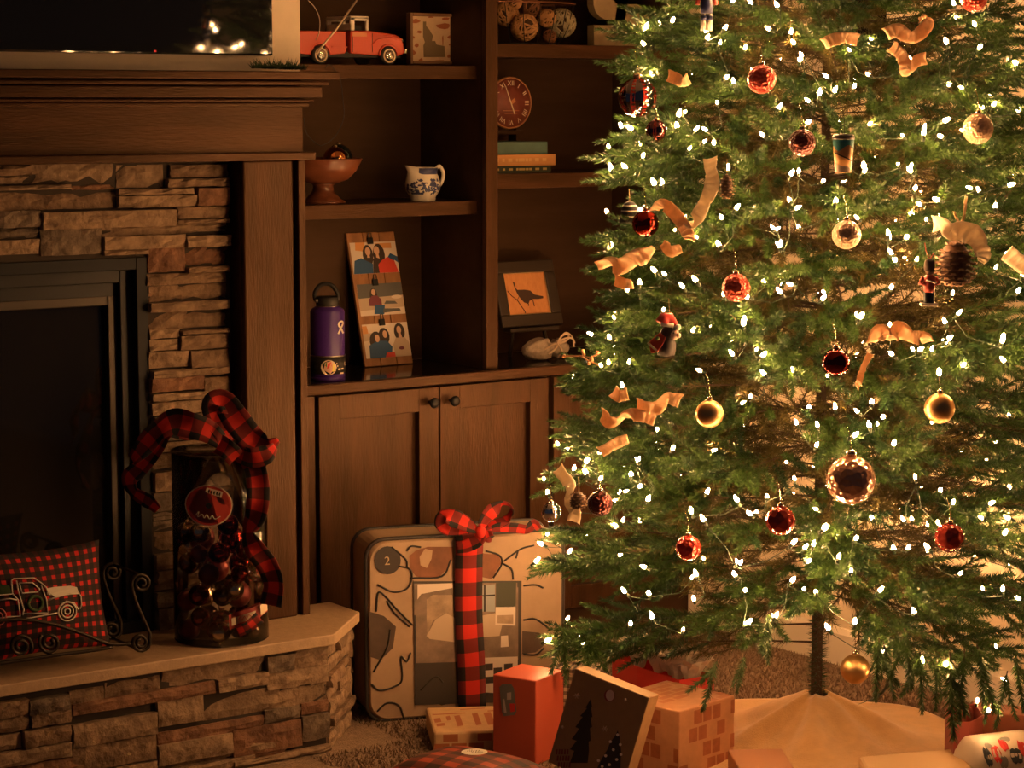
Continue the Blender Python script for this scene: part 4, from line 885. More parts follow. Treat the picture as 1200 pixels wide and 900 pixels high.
for pts in ([(165,228),(212,268),(216,295)],[(216,240),(230,225),(262,228)],[(188,290),(225,300),(232,330),(215,365),(170,375),(120,352)],[(115,440),(122,378),(150,395),(180,430),(235,485)],[(150,405),(175,445),(225,490)],[(105,640),(150,560),(160,500)],[(100,680),(125,700),(170,690),(200,665),(196,590),(215,605),(228,575)],[(118,770),(150,742),(190,750),(205,790)],[(360,270),(330,325),(225,330)],[(475,240),(520,255),(528,285),(500,330)],[(528,280),(560,300),(566,335)],[(535,275),(590,235),(635,222)],[(575,265),(582,240)],[(600,355),(640,352),(665,362)],[(600,468),(640,465),(690,500)],[(600,580),(640,582),(668,560)],[(260,700),(310,655),(335,675)]):
    put(MB().tube(catmull([gf(*cr6(*p), .001) for p in pts], 5), .0024, 5), 'drawn_line', INK, bagb)
m = MB(); n = 24; m.poly([gf(454+15.5*math.cos(2*PI*i/n), 656.5+16.5*math.sin(2*PI*i/n), .0018) for i in range(n)][::-1]); bd_ = put(m, 'round_badge', mat('badge_brown', (.035, .026, .024), .5), bag)
m = MB(); text_on(m, '2', .030, gf(453.5, 657.5, .0024), gu, Vector((0, 0, 1))); put(m, 'badge_number', mat('badge_gold', (.42, .32, .20), .5), bd_)
# picture card
def card(pts, k, m_, nm_, par):
    q = MB(); q.poly([gf(*p, k) for p in pts][::-1]); return put(q, nm_, m_, par)
cdp = card(((484,681),(611,680.5),(610,822),(486,826)), .0022, mat('card_border', (.05, .042, .038), .45), 'picture_card', bag)
c7 = lambda L_: [cr7(*p) for p in L_]
card(c7([(300,478),(858,474),(858,640),(300,650)]), .0027, mat('card_room', (.20, .145, .11), .5, var=.4, scale=14), 'card_room_print', cdp)
c6 = lambda L_: [cr6(*p) for p in L_]
card(c6([(245,370),(582,360),(582,600),(245,610)]), .0028, MATS['card_room'], 'card_room_print', cdp)
card(c6([(250,350),(365,346),(365,362),(262,382),(250,400)]), .0032, whitep, 'card_print', cdp)
card(c6([(280,400),(300,385),(365,385),(370,470),(340,445),(300,470),(280,525)]), .0032, mat('card_quilt', (.36, .26, .18), .5, var=.3, scale=25), 'card_print', cdp)
card(c6([(280,520),(310,465),(345,445),(372,460),(372,540),(290,530)]), .0034, sand, 'card_print', cdp)
card(c6([(450,455),(505,445),(530,480),(520,520),(455,525)]), .0033, sand, 'card_print', cdp)
card(c6([(455,355),(505,350),(505,440),(455,440)]), .0033, mat('card_window', (.30, .32, .34), .4), 'card_print', cdp)
for L_ in ([(455,386),(505,383),(505,388),(455,391)], [(468,352),(474,352),(474,440),(468,440)]): card(c6(L_), .0037, INK, 'card_print', cdp)
card(c6([(508,346),(575,342),(573,425),(508,425)]), .0036, mat('card_green', (.05, .055, .035), .5), 'card_print', cdp)
card(c6([(507,425),(573,423),(572,486),(506,484)]), .0036, whitep, 'card_print', cdp); card(c6([(513,452),(565,450),(565,480),(513,478)]), .0040, MATS['card_quilt'], 'card_print', cdp)
card(c6([(460,592),(580,588),(580,640),(505,640),(500,708),(462,705)]), .0033, whitep, 'card_print', cdp)
for a, b in ((470,612),(500,625),(535,612),(472,655)): card(c6([(a,b),(a+28,b-2),(a+28,b+20),(a,b+22)]), .0040, MATS['card_border'], 'card_print', cdp)
card(c6([(525,520),(548,518),(550,555),(524,557)]), .0036, whitep, 'card_print', cdp)
# ribbon and bow
q = MB(); ribbon(q, [gf(548, 622, -.05), gf(548, 630, .012), gf(548, 660, .010), gf(548, 720, .010), gf(551, 780, .011), gf(552, 828, .010)], .070, [0]*6, view=gn, check=.070); put(q, 'ribbon_band', PLAID, bag, solid=.001)
for pts, wpx, tw, wp in (([(558,618,.05),(545,612,.07),(528,604,.07),(516,600,.06),(514,610,.05),(524,618,.045),(545,619,.05)], 18, [1.2,.5,.2,.9,.2,.2,.8], [.5,.9,1.2,1.2,1.2,.9,.5]),
                         ([(556,620,.06),(560,606,.07),(569,594,.075),(583,588,.07),(593,596,.05),(589,606,.04),(574,613,.045),(559,621,.05)], 17, [1.0,.5,.3,1.1,1.5,1.0,.5,.6], [.5,.9,1.1,1.1,1,1,.8,.5]),
                         ([(560,620,.06),(578,614,.06),(598,615,.055),(612,617,.05),(620,611,.05),(627,618,.05)], 12, [.8,.3,.2,.5,.2,.6], [.6,1,1,1,1,.6]),
                         ([(556,618,.07),(553,628,.07),(542,636,.05),(532,640,.03)], 16, [.2,.4,.3,.2], [.8,1,1,.8]),
                         ([(562,618,.072),(566,626,.06),(573,629,.04)], 14, [.2,.3,.2], [1,1,.6])):
    pr_ribbon('bow_loop', pts, wpx, tw, bag, wprof=wp, f=lambda x, y, d: gf(x, y, d*.8), check=.045)
put(MB().ball(gf(556, 619, .055), .013, 10, 8, sc=(1, 1, 1.2)), 'bow_knot', PLAID, bag)

def parcel(name, lb, cat, C_, R_, L_, h, m_, grp=None, z0=.002, bev=.003):
    """box from a top corner and two top edge vectors"""
    o = thing(name, lb, cat, (C_.x+(R_.x+L_.x)/2, C_.y+(R_.y+L_.y)/2, z0), grp)
    p = [C_, C_+R_, C_+R_+L_, C_+L_]; put(MB().prism([Vector((v.x, v.y, z0)) for v in p], (0, 0, h-z0)), 'box', m_, o, bev); return o
def face(o, nm_, m_, P, U_, V_, pts, k=.0008):
    n_ = U_.cross(V_).normalized(); q = MB(); q.poly([P+U_*a+V_*b+n_*k for a, b in pts]); return put(q, nm_, m_, o)
Z = Vector((0, 0, 1))
# --- tall red box
h = .20; Cc = pz(628, 798, h); Lv = pz(577.5, 790, h)-Cc; Rv = Z.cross(Lv)*-1; Rv = Rv.normalized()*.122
if Rv.dot(Vector(RT)) < 0: Rv = -Rv
rb = parcel('gift_box', 'tall plain red gift box standing before the bedding bag', 'gift', Cc, Rv, Lv, h, REDPAPER)
Un = -Lv; P0 = Vector((Cc.x, Cc.y, 0))+Lv
m_tag = mat('tag_grey', (.16, .17, .16), .5)
tg = face(rb, 'gift_tag', m_tag, P0, Un, Z, [(.16, .172), (.22, .180), (.44, .184), (.50, .175), (.56, .122), (.52, .113), (.26, .106), (.22, .113)], .001)
face(rb, 'tag_print', mat('tag_white', (.5, .46, .42), .5), P0, Un, Z, [(.34, .162), (.44, .165), (.44, .148), (.34, .146)], .0016); face(rb, 'tag_print', REDBRIGHT, P0, Un, Z, [(.40, .138), (.52, .140), (.53, .122), (.42, .118)], .0016)
face(rb, 'tag_print', mat('tag_white', (.5, .46, .42), .5), P0, Un, Z, [(.24, .145), (.28, .147), (.33, .116), (.27, .114)], .0016)
# --- brick-print box
h = .165; Cc = pz(796, 834, h); Rv = pz(861, 815, h)-Cc; Lv = Z.cross(Rv).normalized()*.20
if Lv.dot(Vector(FW)) < 0: Lv = -Lv
PINK = mat('brick_paper', (.50, .235, .115), .55, var=.12, scale=30)
bb = parcel('gift_box', 'square gift box in brown brick-print paper beside the tree skirt', 'gift', Cc, Rv, Lv, h, PINK)
def bricks(o, P, U_, V_, nu, nv, m_, seed, k=.0007, pfill=.55):
    rs = random.Random(seed); q = MB(); n_ = U_.cross(V_).normalized()
    for j in range(nv):
        for i in range(nu):
            if rs.random() < pfill:
                a, b = (i+.06+(.5 if j % 2 else 0))/nu, (j+.1)/nv; a2, b2 = min(.995, a+.86/nu), b+.8/nv
                if a < .98: q.poly([P+U_*x+V_*y+n_*k for x, y in ((a, b), (a2, b), (a2, b2), (a, b2))])
    w_ = put(q, 'brick_print', m_, o); w_['kind'] = 'stuff'; return w_
Pb = Vector((Cc.x, Cc.y, .004)); Hh = Z*(h-.008)
BI = mat('brick_ink', (.34, .10, .04), .6, var=.2, scale=30)
bricks(bb, Pb, Rv, Hh, 6, 4, BI, 1); bricks(bb, Vector((Cc.x, Cc.y, h)), Rv, Lv, 4, 9, mat('brick_ink_light', (.42, .15, .06), .6), 2); bricks(bb, Pb+Lv, -Lv, Hh, 6, 4, BI, 3)
# --- flat kraft parcel with rust print
h = .052; Cc = pz(508, 858, h); Lv = pz(499, 829, h)-Cc; Rv = Z.cross(Lv).normalized()*.20
if Rv.dot(Vector(RT)) < 0: Rv = -Rv
kp = parcel('gift_parcel', 'flat kraft paper parcel with rust print before the bedding bag', 'gift', Cc, Rv, Lv, h, mat('pale_kraft', (.52, .33, .17), .6, var=.1, scale=40), bev=.006)
rs = random.Random(5); q = MB(); U_, V_ = Rv, Lv
for a, b, wa, wb in ((.30,.18,.07,.45),(.52,.2,.07,.5),(.66,.2,.09,.52),(.05,.66,.4,.07),(.06,.2,.1,.14),(.2,.42,.05,.2),(.85,.1,.1,.3),(.72,.74,.2,.07),(.8,.5,.2,.07),(.05,.35,.08,.2),(.4,.84,.3,.06),(.86,.86,.1,.1)): q.poly([Vector((Cc.x, Cc.y, h+.0008))+U_*x+V_*y for x, y in ((a, b), (a+wa, b+.03), (a+wa, b+wb), (a, b+wb-.03))])
put(q, 'rust_print', BROWNINK, kp); bricks(kp, Vector((Cc.x, Cc.y, .004)), Rv, Z*.044, 5, 2, BROWNINK, 9)
# --- soft plaid parcel with oval sticker
pcn = Vector((-.215, -1.045, .002)); pa = Vector((.30, -.95, 0)).normalized(); pb_ = Vector((-.95, -.30, 0)).normalized()
sp_ = thing('soft_parcel', 'puffy dark red plaid parcel with an oval white sticker on top', 'gift', tuple(pcn))
m = MB(); N = 18
def puff(s, t, sd): return pcn+pa*(s*.155)+pb_*(t*.118)+Z*(.042+sd*(.046 if sd > 0 else .040)*max(0, 1-abs(s)**3.2)**.5*max(0, 1-abs(t)**3.2)**.5)
for sd in (1, -1):
    vs = []; uv = []
    for i in range(N+1):
        for j in range(N+1):
            s, t = math.sin((-1+2*i/N)*PI/2), math.sin((-1+2*j/N)*PI/2); vs.append(puff(s, t, sd)); uv.append((s*.5+.5, t*.5+.5))
    fs = [(i*(N+1)+j, (i+1)*(N+1)+j, (i+1)*(N+1)+j+1, i*(N+1)+j+1) for i in range(N) for j in range(N)]
    m.add(vs, fs if sd < 0 else [f[::-1] for f in fs], 0, True, uv)
put(m, 'wrapping', PLAIDG, sp_)
sc_ = pz(556, 881, .0905); m = MB(); n = 22
ou, ov = Vector(RT), Vector((FW[0], FW[1], 0)).normalized()
m.poly([sc_+ou*(.029*math.cos(2*PI*i/n))+ov*(.025*math.sin(2*PI*i/n)) for i in range(n)]); stk = put(m, 'oval_sticker', WHITE, sp_)
m = MB(); sk2 = Vector((ou+ov*-.25)).normalized()
for k, (a, b, l) in enumerate(((-.012,.009,.022),(-.016,.001,.034),(-.006,-.008,.026))):
    x = 0
    while x < l:
        ll = rs.uniform(.002, .005); p = sc_+ou*(a+x)+ov*(b-.2*x)+Z*.0006; m.poly([p, p+ou*ll*.6, p+ou*ll*.6+ov*.005, p+ov*.004]); x += ll+.0008
put(m, 'sticker_lettering', INK, stk)
# --- leaning box with Christmas tree print
fwh = Vector((FW[0], FW[1], 0)).normalized()
nf = (-fwh*math.cos(.48)-Vector(RT)*math.sin(.48)).normalized()      # face normal, turned to the left
hu = Z.cross(nf).normalized(); hu = hu if hu.dot(Vector(RT)) > 0 else -hu
ro = math.radians(14); xu = (hu*math.cos(ro)-Z*math.sin(ro)); yv = (hu*math.sin(ro)+Z*math.cos(ro))
yv = (yv*math.cos(.12)-nf*math.sin(.12)).normalized(); nf = xu.cross(yv).normalized()
TL = Vector(CAM)+Vector(ray(674, 783))*(4.93/ray(674, 783).dot(FW)); TW, THh, TD = .178, .215, .055
lbx = thing('gift_box', 'kraft gift box printed with dark Christmas trees leaning on the red box', 'gift', tuple(TL-yv*THh+xu*TW/2-Z*0))
put(MB().obox(TL+xu*TW/2-yv*THh/2-nf*TD/2, xu*TW/2, yv*THh/2, nf*TD/2), 'box', mat('dark_kraft', (.24, .155, .085), .6, var=.08, scale=40), lbx, .002)
put(MB().obox(TL+xu*(TW+.0004)-yv*THh/2-nf*TD/2, xu*.0006, yv*THh/2*.99, nf*TD/2*.98), 'side_panel', KRAFT, lbx)
def lf(a, b, k=.0008): return TL+xu*(a*TW)-yv*(b*THh)+nf*k
def cT(pts, k=.0008):        # drawn in the close view (crop 640..880 x 740..900, 5x): affine frame of the face
    return [pp(640+a/5, 740+b/5, TL, nf)+nf*k for a, b in pts]
tre = [(262,395)]
for i, (xr, y) in enumerate(((270,440),(264,445),(272,500),(262,505),(270,560),(258,565),(262,640),(250,645),(252,700),(244,770))): tre.append((xr, y))
tre += [(140,770),(165,700),(140,690),(180,640),(150,630),(195,570),(172,560),(215,500),(200,495),(240,450),(232,446)]
m = MB(); m.poly(cT(tre)[::-1]); put(m, 'tree_print', BLACK, lbx)
m = MB(); m.poly(cT([(420,580),(432,620),(440,700),(436,800),(300,800),(330,740),(345,715),(360,690),(372,660),(390,630),(405,610)])[::-1]); put(m, 'tree_print', mat('blue_black_print', (.015, .018, .025), .6), lbx)
m = MB()
for a, b in ((420,605),(436,662),(395,692),(378,645),(350,728),(415,750),(372,780),(308,756),(440,720),(330,790)): m.poly(cT([(a+9*math.cos(2*PI*i/8), b+9*math.sin(2*PI*i/8)) for i in range(8)], .0014)[::-1])
put(m, 'snow_dots', WHITE, lbx)
m = MB()
for a, b, r_ in ((180,378,17),(345,570,18),(465,400,10),(95,560,12)):
    for i in range(3):
        an = PI*i/3; p, q_ = cT([(a+r_*math.cos(an), b+r_*math.sin(an)), (a-r_*math.cos(an), b-r_*math.sin(an))], .0012); m.tube([p, q_], .0007, 4)
put(m, 'snowflake_print', mat('snowflake_grey', (.34, .27, .22), .6), lbx)
m = MB(); m.poly(cT([(372+32*math.cos(2*PI*i/14), 375+36*math.sin(2*PI*i/14)) for i in range(14)], .001)[::-1]); tg2 = put(m, 'round_tag', mat('tag_wine', (.20, .04, .04), .5), lbx)
m = MB(); m.poly(cT([(376+25*math.cos(2*PI*i/14), 374+32*math.sin(2*PI*i/14)) for i in range(14)], .0016)[::-1]); put(m, 'tag_centre', mat('tag_lilac', (.50, .42, .44), .5), tg2)
m = MB()
for i in range(5):
    for j in range(3):
        a, b = 60+i*16+j*6, 690+j*38; m.poly(cT([(a, b), (a+9, b), (a+7, b+30), (a-3, b+30)], .001)[::-1])
put(m, 'plaid_tree_print', mat('plaid_ink', (.14, .03, .03), .6), lbx)
mz = min((v.z) for v in [TL-yv*THh, TL-yv*THh+xu*TW, TL-yv*THh-nf*TD, TL-yv*THh+xu*TW-nf*TD])
print('leaning box lowest', mz)
# --- red gift bag with tissue
h = .15; a = pz(717.6, 768, h); b = pz(796, 797, h); ed = b-a; bk_ = Z.cross(ed).normalized()*.10
if bk_.dot(Vector(FW)) < 0: bk_ = -bk_
gb2 = thing('gift_bag', 'bright red gift bag stuffed with crumpled white tissue under the tree', 'gift bag', tuple(a+ed/2+bk_/2-Z*(h-.012)))
m = MB(); z0 = .012; mid_ = a+ed*.44-bk_*.10
loop = [a, mid_, b, b+bk_, a+bk_]
m.add([Vector((p.x, p.y, z0)) for p in loop]+[Vector((p.x, p.y, p.z)) for p in loop], [(i, (i+1)%5, 5+(i+1)%5, 5+i) for i in range(5)]+[(4, 3, 2, 1, 0)]); put(m, 'bag_paper', REDBRIGHT, gb2, solid=.001)
TIS = mat('white_tissue', (.62, .54, .46), .8, transl=.2)
for k in range(7):
    m = MB(); rs = random.Random(20+k); c = a+ed*(.1+.13*k)+bk_*rs.uniform(.3, .7)+Z*rs.uniform(.0, .015); n, mm = 14, 7; vs = []
    for i in range(mm+1):
        for j in range(n):
            an = 2*PI*j/n; rr = (.012+.030*i/mm)*(1+.35*math.sin(an*4+k+i*.7)*i/mm); vs.append(c+Vector((rr*math.cos(an), rr*math.sin(an), -.03+.085*i/mm-.02*(i/mm)**2+rs.uniform(-.006, .006)*i/mm)))
    m.add(vs, [(i*n+j, i*n+(j+1)%n, (i+1)*n+(j+1)%n, (i+1)*n+j) for i in range(mm) for j in range(n)]); put(m, 'tissue_paper', TIS, gb2, solid=.0006)
# --- black and cream plaid parcel behind
h = .165; Cc = pz(648, 783, h); Rv = pz(706, 787, h)-Cc; Lv = Z.cross(Rv).normalized()*.07
if Lv.dot(Vector(FW)) < 0: Lv = -Lv
o = thing('gift_parcel', 'dark plaid parcel peeking out behind the red box', 'gift', (Cc.x+.03, Cc.y+.03, .002)); m = MB()
pl = [Vector((v.x, v.y, 0)) for v in (Cc, Cc+Rv, Cc+Rv+Lv, Cc+Lv)]; vs = [p+Z*.002 for p in pl]+[p+Z*h for p in pl]; uvq = [(0, 0), (1, 0), (1, 1), (0, 1)]
for f in ((0,3,2,1),(4,5,6,7),(0,1,5,4),(1,2,6,5),(2,3,7,6),(3,0,4,7)): m.add([vs[i] for i in f], [(0, 1, 2, 3)], 0, False, uvq)
put(m, 'wrapping', PLAIDW, o); put(MB().tube(catmull([pz(x, y, h+.006) for x, y in ((649,778),(660,775),(675,774.5),(690,777))]), .004, 6), 'cord_tie', CREAM, o)
# --- low orange box at the bottom edge
h = .085; Cc = pz(868, 905, h); Lv = pz(853, 878, h)-Cc; Rv = Z.cross(Lv).normalized()*.12
if Rv.dot(Vector(RT)) < 0: Rv = -Rv
parcel('gift_box', 'low orange-brown gift box in front of the tree skirt', 'gift', Cc, Rv, Lv, h, mat('orange_brown_paper', (.36, .14, .055), .55))
# --- right-hand gifts
h = .075; a, b = pz(1006, 886, h), pz(1124, 876, h); fr_ = Vector((-FW[0], -FW[1], 0)).normalized()*.16
parcel('gift_box', 'pale tan flat gift box at the right front of the skirt', 'gift', a, b-a, fr_, h, mat('tan_paper', (.54, .33, .16), .6), bev=.008)
h = .15; a, b = pz(1118, 845, h), pz(1152, 838, h); c = Vector((FW[0], FW[1], 0)).normalized()*.10
q = thing('gift_bag', 'dark red gift bag standing at the right behind the print parcel', 'gift bag', tuple(a-Z*(h-.012)))
m = MB(); lp = [a, a+(b-a)*.45-c*.3, b, b+c, a+c]; m.add([Vector((p.x, p.y, .012)) for p in lp]+lp, [(i, (i+1)%5, 5+(i+1)%5, 5+i) for i in range(5)]+[(4, 3, 2, 1, 0)]); put(m, 'bag_paper', mat('wine_paper', (.24, .045, .03), .5), q, solid=.001)
h = .13; a, b = pz(1148, 833, h), pz(1230, 842, h); c = Vector((FW[0], FW[1], 0)).normalized()*.09
parcel('gift_box', 'red-brown gift box at the far right against the wall', 'gift', a, b-a, c, h, mat('red_brown_paper', (.34, .10, .05), .55))
# print parcel: rounded roll
a = pz(1170, 895, .06); ax_ = (Vector(RT)*.93+Vector((FW[0], FW[1], 0))*.36).normalized()
q = thing('soft_parcel', 'rounded cream parcel with red and dark printed figures at the right edge', 'gift', (a.x, a.y, .002))
WRAP = mat('cream_wrap', (.58, .47, .36), .55); c0 = Vector((a.x, a.y, .066)); cr_ = ax_.cross(Z)
m = MB(); n, mm = 24, 8; vs = []
RP = lambda t: .062*(1-max(0, abs(t)-.82)*1.6)
for i in range(mm+1):
    t = -1+2*i/mm
    for j in range(n): an = 2*PI*j/n; vs.append(c0+ax_*(t*.085)+(cr_*math.cos(an)*1.1+Z*math.sin(an))*RP(t))
m.add(vs, [(i*n+j, i*n+(j+1)%n, (i+1)*n+(j+1)%n, (i+1)*n+j) for i in range(mm) for j in range(n)]+[tuple(range(n))[::-1], tuple(range(mm*n, (mm+1)*n))], 0, True); put(m, 'wrapping', WRAP, q)
def onr(t, an, k=.0008): return c0+ax_*(t*.085)+(cr_*math.cos(an)*1.1+Z*math.sin(an))*(RP(t)+k)
sgn = 1 if cr_.dot(Vector(FW)) < 0 else -1
for nm_, m_, L_ in (('red_figure', REDBRIGHT, ((-.45, .62, .10, .32), (-.15, .9, .09, .26), (.35, .7, .10, .3))), ('dark_figure', mat('dark_teal_print', (.03, .035, .04), .6), ((-.72, .55, .08, .35), (.12, .45, .14, .3), (.6, .6, .12, .3))), ('grey_figure', mat('grey_print', (.22, .20, .17), .6), ((-.3, .3, .1, .2), (.0, 1.15, .12, .12), (-.6, .95, .08, .12)))):
    q_ = MB()
    for t, an, st_, sa in L_:
        an = an if sgn > 0 else PI-an
        for r_ in range(2): q_.poly([onr(t+st_*(.8*r_-.8)+st_*.9*math.cos(2*PI*i/8), an+sa*1.1*math.sin(2*PI*i/8)*rnd.uniform(.6, 1.1)) for i in range(8)])
    w_ = put(q_, nm_, m_, q); w_['kind'] = 'stuff'

# ================================================================ CHRISTMAS TREE
TX, TY = .66, -1.20
RZ = ((.28, .50), (.40, .60), (.62, .655), (.9, .62), (1.2, .555), (1.5, .485), (1.75, .44), (2.05, .27), (2.35, .05))
def RT_(z): return float(np.interp(z, [a for a, _ in RZ], [b for _, b in RZ]))
def tree_pt(x, y, k=1.0):
    """where the line of sight meets the crown surface scaled by k; past the outline, its nearest point"""
    d = ray(x, y); best = None
    for t in np.arange(4.2, 6.2, .006):
        p = CAM+d*t; r = math.hypot(p[0]-TX, p[1]-TY); q = r/(k*RT_(p[2])+1e-6)
        if q <= 1: return Vector(p)
        if best is None or q < best[0]: best = (q, p)
    return Vector(best[1])
tree = thing('christmas_tree', 'full green artificial Christmas tree covered in warm lights and ornaments', 'tree', (TX, TY, .02))
NR = np.random.default_rng(11)
class NB:                              # needle collector: triangles with one material each
    def __init__(s): s.v = []; s.m = []
    def needles(s, base, d, L, n, nlen, wid, flat, mi, up, taper=True, fwd=(.65, 1.1)):
        """n needles along base + d*L; flat = how strongly they lie in one plane"""
        d = d/np.linalg.norm(d); a = np.cross(d, up); a /= max(1e-6, np.linalg.norm(a)); b = np.cross(a, d)
        t = (np.arange(n)+NR.random(n))/n
        ang = np.where(NR.random(n) < .5, 0, PI)+NR.normal(0, 1, n)*(1-flat)*1.5+(NR.random(n)-.5)*.5
        rad = np.cos(ang)[:, None]*a+np.sin(ang)[:, None]*b
        f = NR.uniform(*fwd, n)+.9*np.clip((t-.8)/.2, 0, 1)
        nd = rad+f[:, None]*d; nd /= np.linalg.norm(nd, axis=1)[:, None]
        ln = nlen*NR.uniform(.8, 1.15, n)
        if taper: ln *= (1-.45*t)*np.clip(.55+t*3, 0, 1)
        p = base+t[:, None]*L*d; side = np.cross(nd, rad+.3*b+NR.normal(0, .5, (n, 3))); side /= np.linalg.norm(side, axis=1)[:, None]
        s.v.append(np.stack([p-side*wid, p+side*wid, p+nd*ln[:, None]+side*wid*.25, ], 1).reshape(-1, 3)); s.m.append(np.full(n, mi))
    def stem(s, p0, p1, r, mi):
        d = p1-p0; a = np.cross(d, [.2, .3, 1.]); a /= np.linalg.norm(a); b = np.cross(d, a); b /= np.linalg.norm(b)
        c = [a*r, (-.5*a+.87*b)*r, (-.5*a-.87*b)*r]
        for i in range(3):
            j = (i+1) % 3; s.v.append(np.array([p0+c[i], p0+c[j], p1+c[j]*.6])); s.v.append(np.array([p0+c[i], p1+c[j]*.6, p1+c[i]*.6])); s.m.append(np.full(2, mi))
    def mesh(s, name, mats):
        v = np.concatenate(s.v); m = np.concatenate(s.m); n = len(m); me = bpy.data.meshes.new(name)
        me.vertices.add(3*n); me.vertices.foreach_set('co', v.astype(np.float32).ravel()); me.loops.add(3*n); me.loops.foreach_set('vertex_index', np.arange(3*n, dtype=np.int32))
        me.polygons.add(n); me.polygons.foreach_set('loop_start', np.arange(0, 3*n, 3, dtype=np.int32)); me.polygons.foreach_set('material_index', m.astype(np.int32))
        for q in mats: me.materials.append(q)
        me.update(calc_edges=True); me.validate(); return me
TM = [NEEDLE, TIPN, TINSEL, BARK]
UPZ = np.array([0, 0, 1.])
def make_branch(L):
    b = NB(); droop = NR.uniform(.04, .12)*L
    cur = lambda s: np.array([s*L, .03*L*math.sin(s*5), .05*L*s-droop*s*s])
    ks = np.linspace(0, .93, 7)
    for s0, s1 in zip(ks, ks[1:]): b.stem(cur(s0), cur(s1), .0035*(1-.6*s0), 3)
    b.needles(cur(.12), cur(.8)-cur(.12), L*.7, int(230*L/.5), .026, .0012, .0, 2, UPZ, False)
    n = max(5, int(L/.041)); sd = 1
    for i in range(n):
        s = .16+.80*(i+.5)/n; p = cur(s); sd = -sd
        an = sd*NR.uniform(.55, 1.05)*(1-.35*s); tz = NR.uniform(-.45, .45)
        d = np.array([math.cos(an), math.sin(an), tz]); d /= np.linalg.norm(d)
        l = (.085+.13*(1-s)*min(1, L/.45))*NR.uniform(.85, 1.2)
        outer = s > .42
        b.stem(p, p+d*l*.9, .0018, 3)
        if outer:
            b.needles(p+d*.015, d, l, int(1500*l), .0250, .00165, .30, 0 if NR.random() < .58 else 1, UPZ+NR.normal(0, .35, 3))
            b.needles(p, d, l*.6, int(150*l), .020, .0011, .0, 2, UPZ, False)
            if NR.random() < .45:
                d2 = d+np.array([.5, -.6*sd, NR.uniform(-.5, .5)]); d2 /= np.linalg.norm(d2); l2 = NR.uniform(.07, .10)
                b.needles(p+d*l*.35, d2, l2, int(1500*l2), .023, .00165, .30, 1, UPZ+NR.normal(0, .35, 3))
        else:
            b.needles(p, d, l, int(460*l), .026, .0012, .0, 2, UPZ, False)
            d2 = d+np.array([.8, .5*sd, NR.uniform(-.7, .7)]); d2 /= np.linalg.norm(d2)
            b.needles(p+d*l*.5, d2, .10, 52, .026, .0011, .1, 2, UPZ, False)
    t = cur(.93); dt = cur(.95)-cur(.85); dt /= np.linalg.norm(dt)
    b.needles(t-dt*.04, dt, .125, 200, .025, .00165, .30, 1, UPZ+NR.normal(0, .3, 3))
    for sg in (-1, 1):
        d = dt+np.array([0, sg*.6, NR.uniform(-.3, .3)]); d /= np.linalg.norm(d); b.needles(t-dt*.03, d, .10, 150, .024, .00165, .30, 1, UPZ+NR.normal(0, .3, 3))
    return b.mesh('branch', TM)
ARCH = {L: [make_branch(L) for _ in range(4)] for L in (.62, .52, .42, .30, .18)}
# trunk with short dark needles
tk = NB(); tk.stem(np.array([0, 0, .05]), np.array([0, 0, 2.3]), .016, 3)
tk.needles(np.array([0, 0, .11]), UPZ, .40, 1500, .030, .0013, 0, 0, np.array([1., .2, 0]), False, (-.3, .5)); tk.needles(np.array([0, 0, .4]), UPZ, 1.9, 2200, .045, .0013, 0, 2, np.array([1., .2, 0]), False, (-.3, .5))
o = bpy.data.objects.new('trunk', tk.mesh('trunk', TM)); C.objects.link(o); o.parent = tree
nb = 0; z = .435; row = 0
while z < 2.22 and nb < 268:
    low = z < 1.85; n = 14 if low else 7; off = rnd.random()*6.28
    for i in range(n):
        if nb >= 268: break
        a = off+2*PI*i/n+rnd.uniform(-.16, .16); R = RT_(z+.02)*(rnd.uniform(.92, 1.02) if rnd.random() < .62 else rnd.uniform(.70, .9))-.045
        ux, uy = math.cos(a), math.sin(a)
        if ux*FW[0]+uy*FW[1] > .35 and rnd.random() < .45: continue     # thinner towards the corner
        if ux*RT[0]+uy*RT[1] > .45: R = RT_(z+.02)*rnd.uniform(.96, 1.04)-.04
        if ux > 0.05: R = min(R, (RW-.07-TX)/ux)                # pressed against the wall
        if z < .56: tl = rnd.uniform(-.14, .05)
        else: tl = rnd.uniform(-.12, .22)+(.1 if z > 1.4 else 0)
        L = (R/max(.8, math.cos(tl)))*.98
        arch = min(ARCH, key=lambda q: abs(q-L)); me = rnd.choice(ARCH[arch]); s = L/arch
        b = bpy.data.objects.new('branch', me); C.objects.link(b); b.parent = tree
        b.location = (0, 0, z-.02+rnd.uniform(-.02, .02)); b.rotation_euler = (rnd.uniform(-.35, .35), -tl, a); b.scale = (s, s, s); nb += 1
    z += .0735 if low else .09; row += 1
